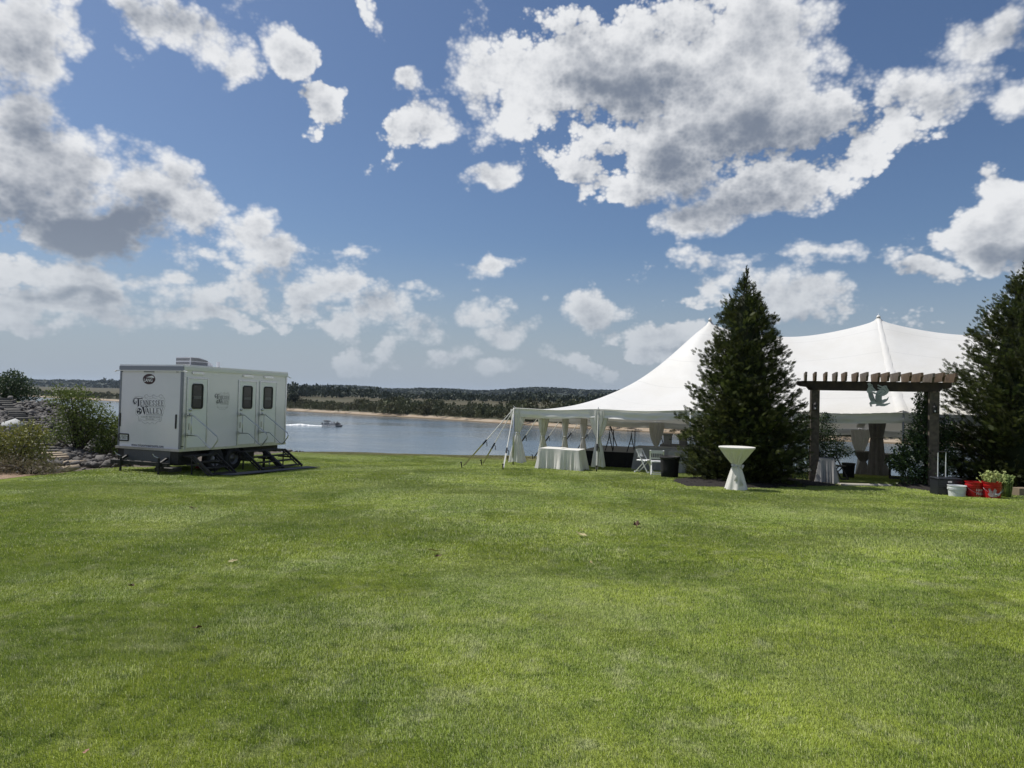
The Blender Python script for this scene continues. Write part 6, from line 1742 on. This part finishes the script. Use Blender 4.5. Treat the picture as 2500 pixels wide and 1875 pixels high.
# people: one continuous skinned body each
def person(loc, rz, label, shirt, seated=True):
    V_ = [(0, 0, .12), (0, 0, .35), (0, 0, .58), (0, .01, .68), (0, .02, .80), (.17, 0, .54), (.24, .10, .32), (.18, .30, .28), (-.17, 0, .54), (-.24, .10, .32), (-.18, .30, .28), (.1, .02, .10), (.13, .42, .10), (.13, .46, -.32), (-.1, .02, .10), (-.13, .42, .10), (-.13, .46, -.32)]
    E_ = [(0, 1), (1, 2), (2, 3), (3, 4), (2, 5), (5, 6), (6, 7), (2, 8), (8, 9), (9, 10), (0, 11), (11, 12), (12, 13), (0, 14), (14, 15), (15, 16)]
    Rr_ = [.15, .14, .15, .06, .11, .07, .05, .04, .07, .05, .04, .10, .08, .05, .10, .08, .05]
    root = empty('person', loc, rz); tag(root, label, 'person')
    me = bpy.data.meshes.new('body'); me.from_pydata(V_, E_, []); o = mesh_obj('body', me, shirt, root)
    sk = o.modifiers.new('skin', 'SKIN'); me.skin_vertices.new() if not me.skin_vertices else None
    for i, v in enumerate(me.skin_vertices[0].data): v.radius = (Rr_[i], Rr_[i]); v.use_root = (i == 0)
    o.modifiers.new('sub', 'SUBSURF').render_levels = 1
    MB().lathe([(.01, .70), (.07, .73), (.085, .80), (.07, .88), (.01, .91)], 10, c=(0, .04, 0)).build('head', MT['skin'], root, smooth=True)
    MB().lathe([(.095, .80), (.09, .88), (.04, .93), (.005, .935)], 10, c=(0, .02, 0)).build('hair', MT['rubber'], root, smooth=True)
bl = Matrix.Translation(bp_) @ Matrix.Rotation(R(-3), 4, 'Z')
person(bl @ Vector((-.35, -.4, .75)), R(-93), 'person in a white shirt seated at the boat console', MT['boat_white'])
person(bl @ Vector((.75, -.6, .75)), R(-60), 'person in dark clothes seated amidships on the boat', MT['boat_dark'])
person(bl @ Vector((1.7, -.5, .80)), R(80), 'person in dark clothes on the bow seat of the boat', MT['rubber'])
# wake
r = random.Random(2); V_, F_ = [], []
nw = 150
for i in range(nw + 1):
    f = i / nw; x = -1.0 - f * 40; wv = .2 + .7 * f ** .6 * 1.0 + .2 * math.sin(i * .9) * r.uniform(.5, 1)
    hb = .36 * math.exp(-((x + 10) / 3.2) ** 2) + .10 * (1 - f) + .03
    for j in range(7):
        u = j / 6 * 2 - 1
        V_.append((x, u * wv, hb * (1 - u * u) * (1 + r.uniform(-.35, .35)) + .012 * (1 - abs(u))))
for i in range(nw):
    for j in range(6): a = i * 7 + j; F_.append([a, a + 1, a + 8, a + 7])
wk = mesh_obj('boat_wake', np_mesh('boat_wake', V_, F_), MT['foam'], None, bp_ + Vector((0, 0, .01))); wk.rotation_euler = (0, 0, R(-3)); tag(wk, 'white foaming wake trailing behind the pontoon boat', 'wake', kind='stuff')
m = MB(); 
for i in range(40): x = r.uniform(-2.5, 1.4); m.lathe([(.02, 0), (.16, .03), (.12, .18), (.02, .22)], 7, c=(x, -1.4 - r.uniform(0, .15), .02))
o = m.build('spray', MT['foam'], None, loc=bp_); o.rotation_euler = (0, 0, R(-3)); tag(o, "white spray along the pontoon boat's near side", 'spray', kind='stuff')

# ------------------------------------------------------------------ turf blades (instanced tufts)
gcol = bpy.data.collections.new('turf_tufts')
def tuft(name, size, n, hmin, hmax, width, seed):
    r = np.random.default_rng(seed)
    x, y = r.uniform(-size / 2, size / 2, n), r.uniform(-size / 2, size / 2, n)
    h = r.uniform(hmin, hmax, n) * (0.7 + .5 * r.uniform(0, 1, n) ** 2); a = r.uniform(0, 6.283, n)
    lean = r.uniform(.15, 1.0, n) ** 1.0; la = 0.8 + r.normal(0, 1.0, n)
    wx, wy = np.cos(a) * width / 2, np.sin(a) * width / 2
    dx, dy = np.cos(la) * lean * h * .55, np.sin(la) * lean * h * .55
    z0 = np.full(n, -.012)
    b0 = np.stack([x - wx, y - wy, z0], 1); b1 = np.stack([x + wx, y + wy, z0], 1)
    m0 = np.stack([x - wx * .8 + dx * .35, y - wy * .8 + dy * .35, h * .55], 1); m1 = np.stack([x + wx * .8 + dx * .35, y + wy * .8 + dy * .35, h * .55], 1)
    tp_ = np.stack([x + dx, y + dy, h * (1 - .35 * lean)], 1)
    V = np.stack([b0, b1, m1, m0, tp_], 1).reshape(-1, 3)
    k = np.arange(n)[:, None] * 5
    F = np.concatenate([k + [0, 1, 2], k + [0, 2, 3], k + [3, 2, 4]], 0)
    t = np.repeat(r.uniform(0, 1, n), 5)
    o = bpy.data.objects.new(name, np_mesh(name, V, F, tint=t)); o.data.materials.append(MT['blade']); gcol.objects.link(o)
def turf(name, coll_names, spacing, region, label, jitter=.05, scl=(1, 1)):
    pts, rots, scs = [], [], []
    x0, x1, y0, y1 = region; r = np.random.default_rng(len(name))
    gx = np.arange(x0, x1, spacing); gy = np.arange(y0, y1, spacing)
    X, Y = np.meshgrid(gx, gy); X = X.ravel() + r.uniform(-jitter, jitter, X.size) * spacing; Y = Y.ravel() + r.uniform(-jitter, jitter, Y.size) * spacing
    k = (X > edge_x(Y) + .15) & (np.abs(X) < .76 * Y + 2.2) & (Y < 41.5)
    v = (X - 0.1) * 0.355 + (Y - 26.4) * 0.935; k &= v < 15
    X, Y = X[k], Y[k]
    kk = np.array([not bare(a, b) for a, b in zip(X, Y)]) if y1 > 17 else np.ones(len(X), bool)
    A0_, U_, V2, L2, W2 = STRIP_POLY
    uu = (X - A0_.x) * U_.x + (Y - A0_.y) * U_.y; ww = (X - A0_.x) * V2.x + (Y - A0_.y) * V2.y
    kk &= ~((uu > -.1) & (uu < L2 + .1) & (ww > -.1) & (ww < W2 + .1))
    q0, dp_, n2, L3 = PATH; uu = (X - q0.x) * dp_.x + (Y - q0.y) * dp_.y; ww = (X - q0.x) * n2.x + (Y - q0.y) * n2.y
    kk &= ~((uu > -.1) & (uu < L3 + .1) & (ww > -.1) & (ww < .42))
    X, Y = X[kk], Y[kk]; Z = Hn(X, Y)
    e = .05; gxs = (Hn(X + e, Y) - Hn(X - e, Y)) / (2 * e); gys = (Hn(X, Y + e) - Hn(X, Y - e)) / (2 * e)
    rot = np.zeros((len(X), 3)); yaw = np.floor(2.2 + 2.2 * np.sin(X * .55 + 1.7 * np.sin(Y * .4)) * np.cos(Y * .5 + .6 * np.sin(X * .8)) + r.uniform(-.3, .3, len(X))) * math.pi / 2 + r.uniform(-.07, .07, len(X))
    for i in range(len(X)):
        nrm = Vector((-gxs[i], -gys[i], 1)).normalized()
        q = nrm.to_track_quat('Z', 'Y').to_matrix() if False else Vector((0, 0, 1)).rotation_difference(nrm).to_matrix()
        rot[i] = (q @ Matrix.Rotation(yaw[i], 3, 'Z')).to_euler('XYZ')
    me = bpy.data.meshes.new(name); me.vertices.add(len(X)); me.vertices.foreach_set('co', np.stack([X, Y, Z], 1).astype(np.float32).ravel())
    at_ = me.attributes.new('rot', 'FLOAT_VECTOR', 'POINT'); at_.data.foreach_set('vector', rot.astype(np.float32).ravel())
    # taller and shorter growth follows a slow pattern
    hs = .85 + .28 * np.sin(X * .9 + 1.1 * np.sin(Y * .6)) * np.sin(Y * 1.1 + np.sin(X * .7)) + r.uniform(-.08, .08, len(X))
    at_ = me.attributes.new('hs', 'FLOAT', 'POINT'); at_.data.foreach_set('value', hs.astype(np.float32))
    o = mesh_obj(name, me)
    ng = bpy.data.node_groups.new(name, 'GeometryNodeTree'); ng.interface.new_socket('Geometry', in_out='INPUT', socket_type='NodeSocketGeometry'); ng.interface.new_socket('Geometry', in_out='OUTPUT', socket_type='NodeSocketGeometry')
    gi = ng.nodes.new('NodeGroupInput'); go = ng.nodes.new('NodeGroupOutput')
    col_ = bpy.data.collections.new(name + '_tufts')
    for nme in coll_names: col_.objects.link(gcol.objects[nme])
    ci = ng.nodes.new('GeometryNodeCollectionInfo'); ci.inputs['Collection'].default_value = col_; ci.inputs['Separate Children'].default_value = True; ci.inputs['Reset Children'].default_value = True
    iop = ng.nodes.new('GeometryNodeInstanceOnPoints'); iop.inputs['Pick Instance'].default_value = True
    ra_ = ng.nodes.new('GeometryNodeInputNamedAttribute'); ra_.data_type = 'FLOAT_VECTOR'; ra_.inputs['Name'].default_value = 'rot'
    sa_ = ng.nodes.new('GeometryNodeInputNamedAttribute'); sa_.data_type = 'FLOAT'; sa_.inputs['Name'].default_value = 'hs'
    cx = ng.nodes.new('ShaderNodeCombineXYZ'); cx.inputs[0].default_value = 1; cx.inputs[1].default_value = 1
    e2r = ng.nodes.new('FunctionNodeEulerToRotation')
    ng.links.new(ra_.outputs['Attribute'], e2r.inputs[0]); ng.links.new(e2r.outputs[0], iop.inputs['Rotation'])
    ng.links.new(sa_.outputs['Attribute'], cx.inputs[2]); ng.links.new(cx.outputs[0], iop.inputs['Scale'])
    ng.links.new(gi.outputs[0], iop.inputs['Points']); ng.links.new(ci.outputs[0], iop.inputs['Instance']); ng.links.new(iop.outputs[0], go.inputs[0])
    md = o.modifiers.new('turf', 'NODES'); md.node_group = ng
    tag(o, label, 'grass', kind='stuff')
    return len(X)
for k in range(3): tuft('near_tuft_%d' % k, .56, 6000, .016, .042, .0028, 50 + k)
for k in range(3): tuft('mid_tuft_%d' % k, 1.1, 6500, .025, .055, .0055, 60 + k)
for k in range(3): tuft('far_tuft_%d' % k, 1.1, 3000, .030, .060, .011, 70 + k)
turf('near_grass', ['near_tuft_%d' % k for k in range(3)], .5, (-8, 8, 1.8, 8.0), 'mown green lawn grass in the foreground')
turf('mid_grass', ['mid_tuft_%d' % k for k in range(3)], 1.0, (-14, 15.5, 8.0, 17.5), 'mown green lawn grass in the middle distance')
turf('far_grass', ['far_tuft_%d' % k for k in range(3)], .95, (-14, 31, 17.2, 41), 'mown lawn grass around the trailer and the tent')

# ------------------------------------------------------------------ haze
hm = bpy.data.materials.new('haze'); hm.use_nodes = True; t_ = hm.node_tree
for n_ in list(t_.nodes): t_.nodes.remove(n_)
ho = N(t_, 'ShaderNodeOutputMaterial'); hv_ = N(t_, 'ShaderNodeVolumePrincipled')
hv_.inputs['Color'].default_value = (.62, .74, .92, 1); hv_.inputs['Density'].default_value = 0.00005; hv_.inputs['Anisotropy'].default_value = 0.2
t_.links.new(hv_.outputs[0], ho.inputs['Volume'])
hz = MB().box(-5200, 5200, -40, 8200, -14, 72).build('haze', hm); tag(hz, kind='stuff')
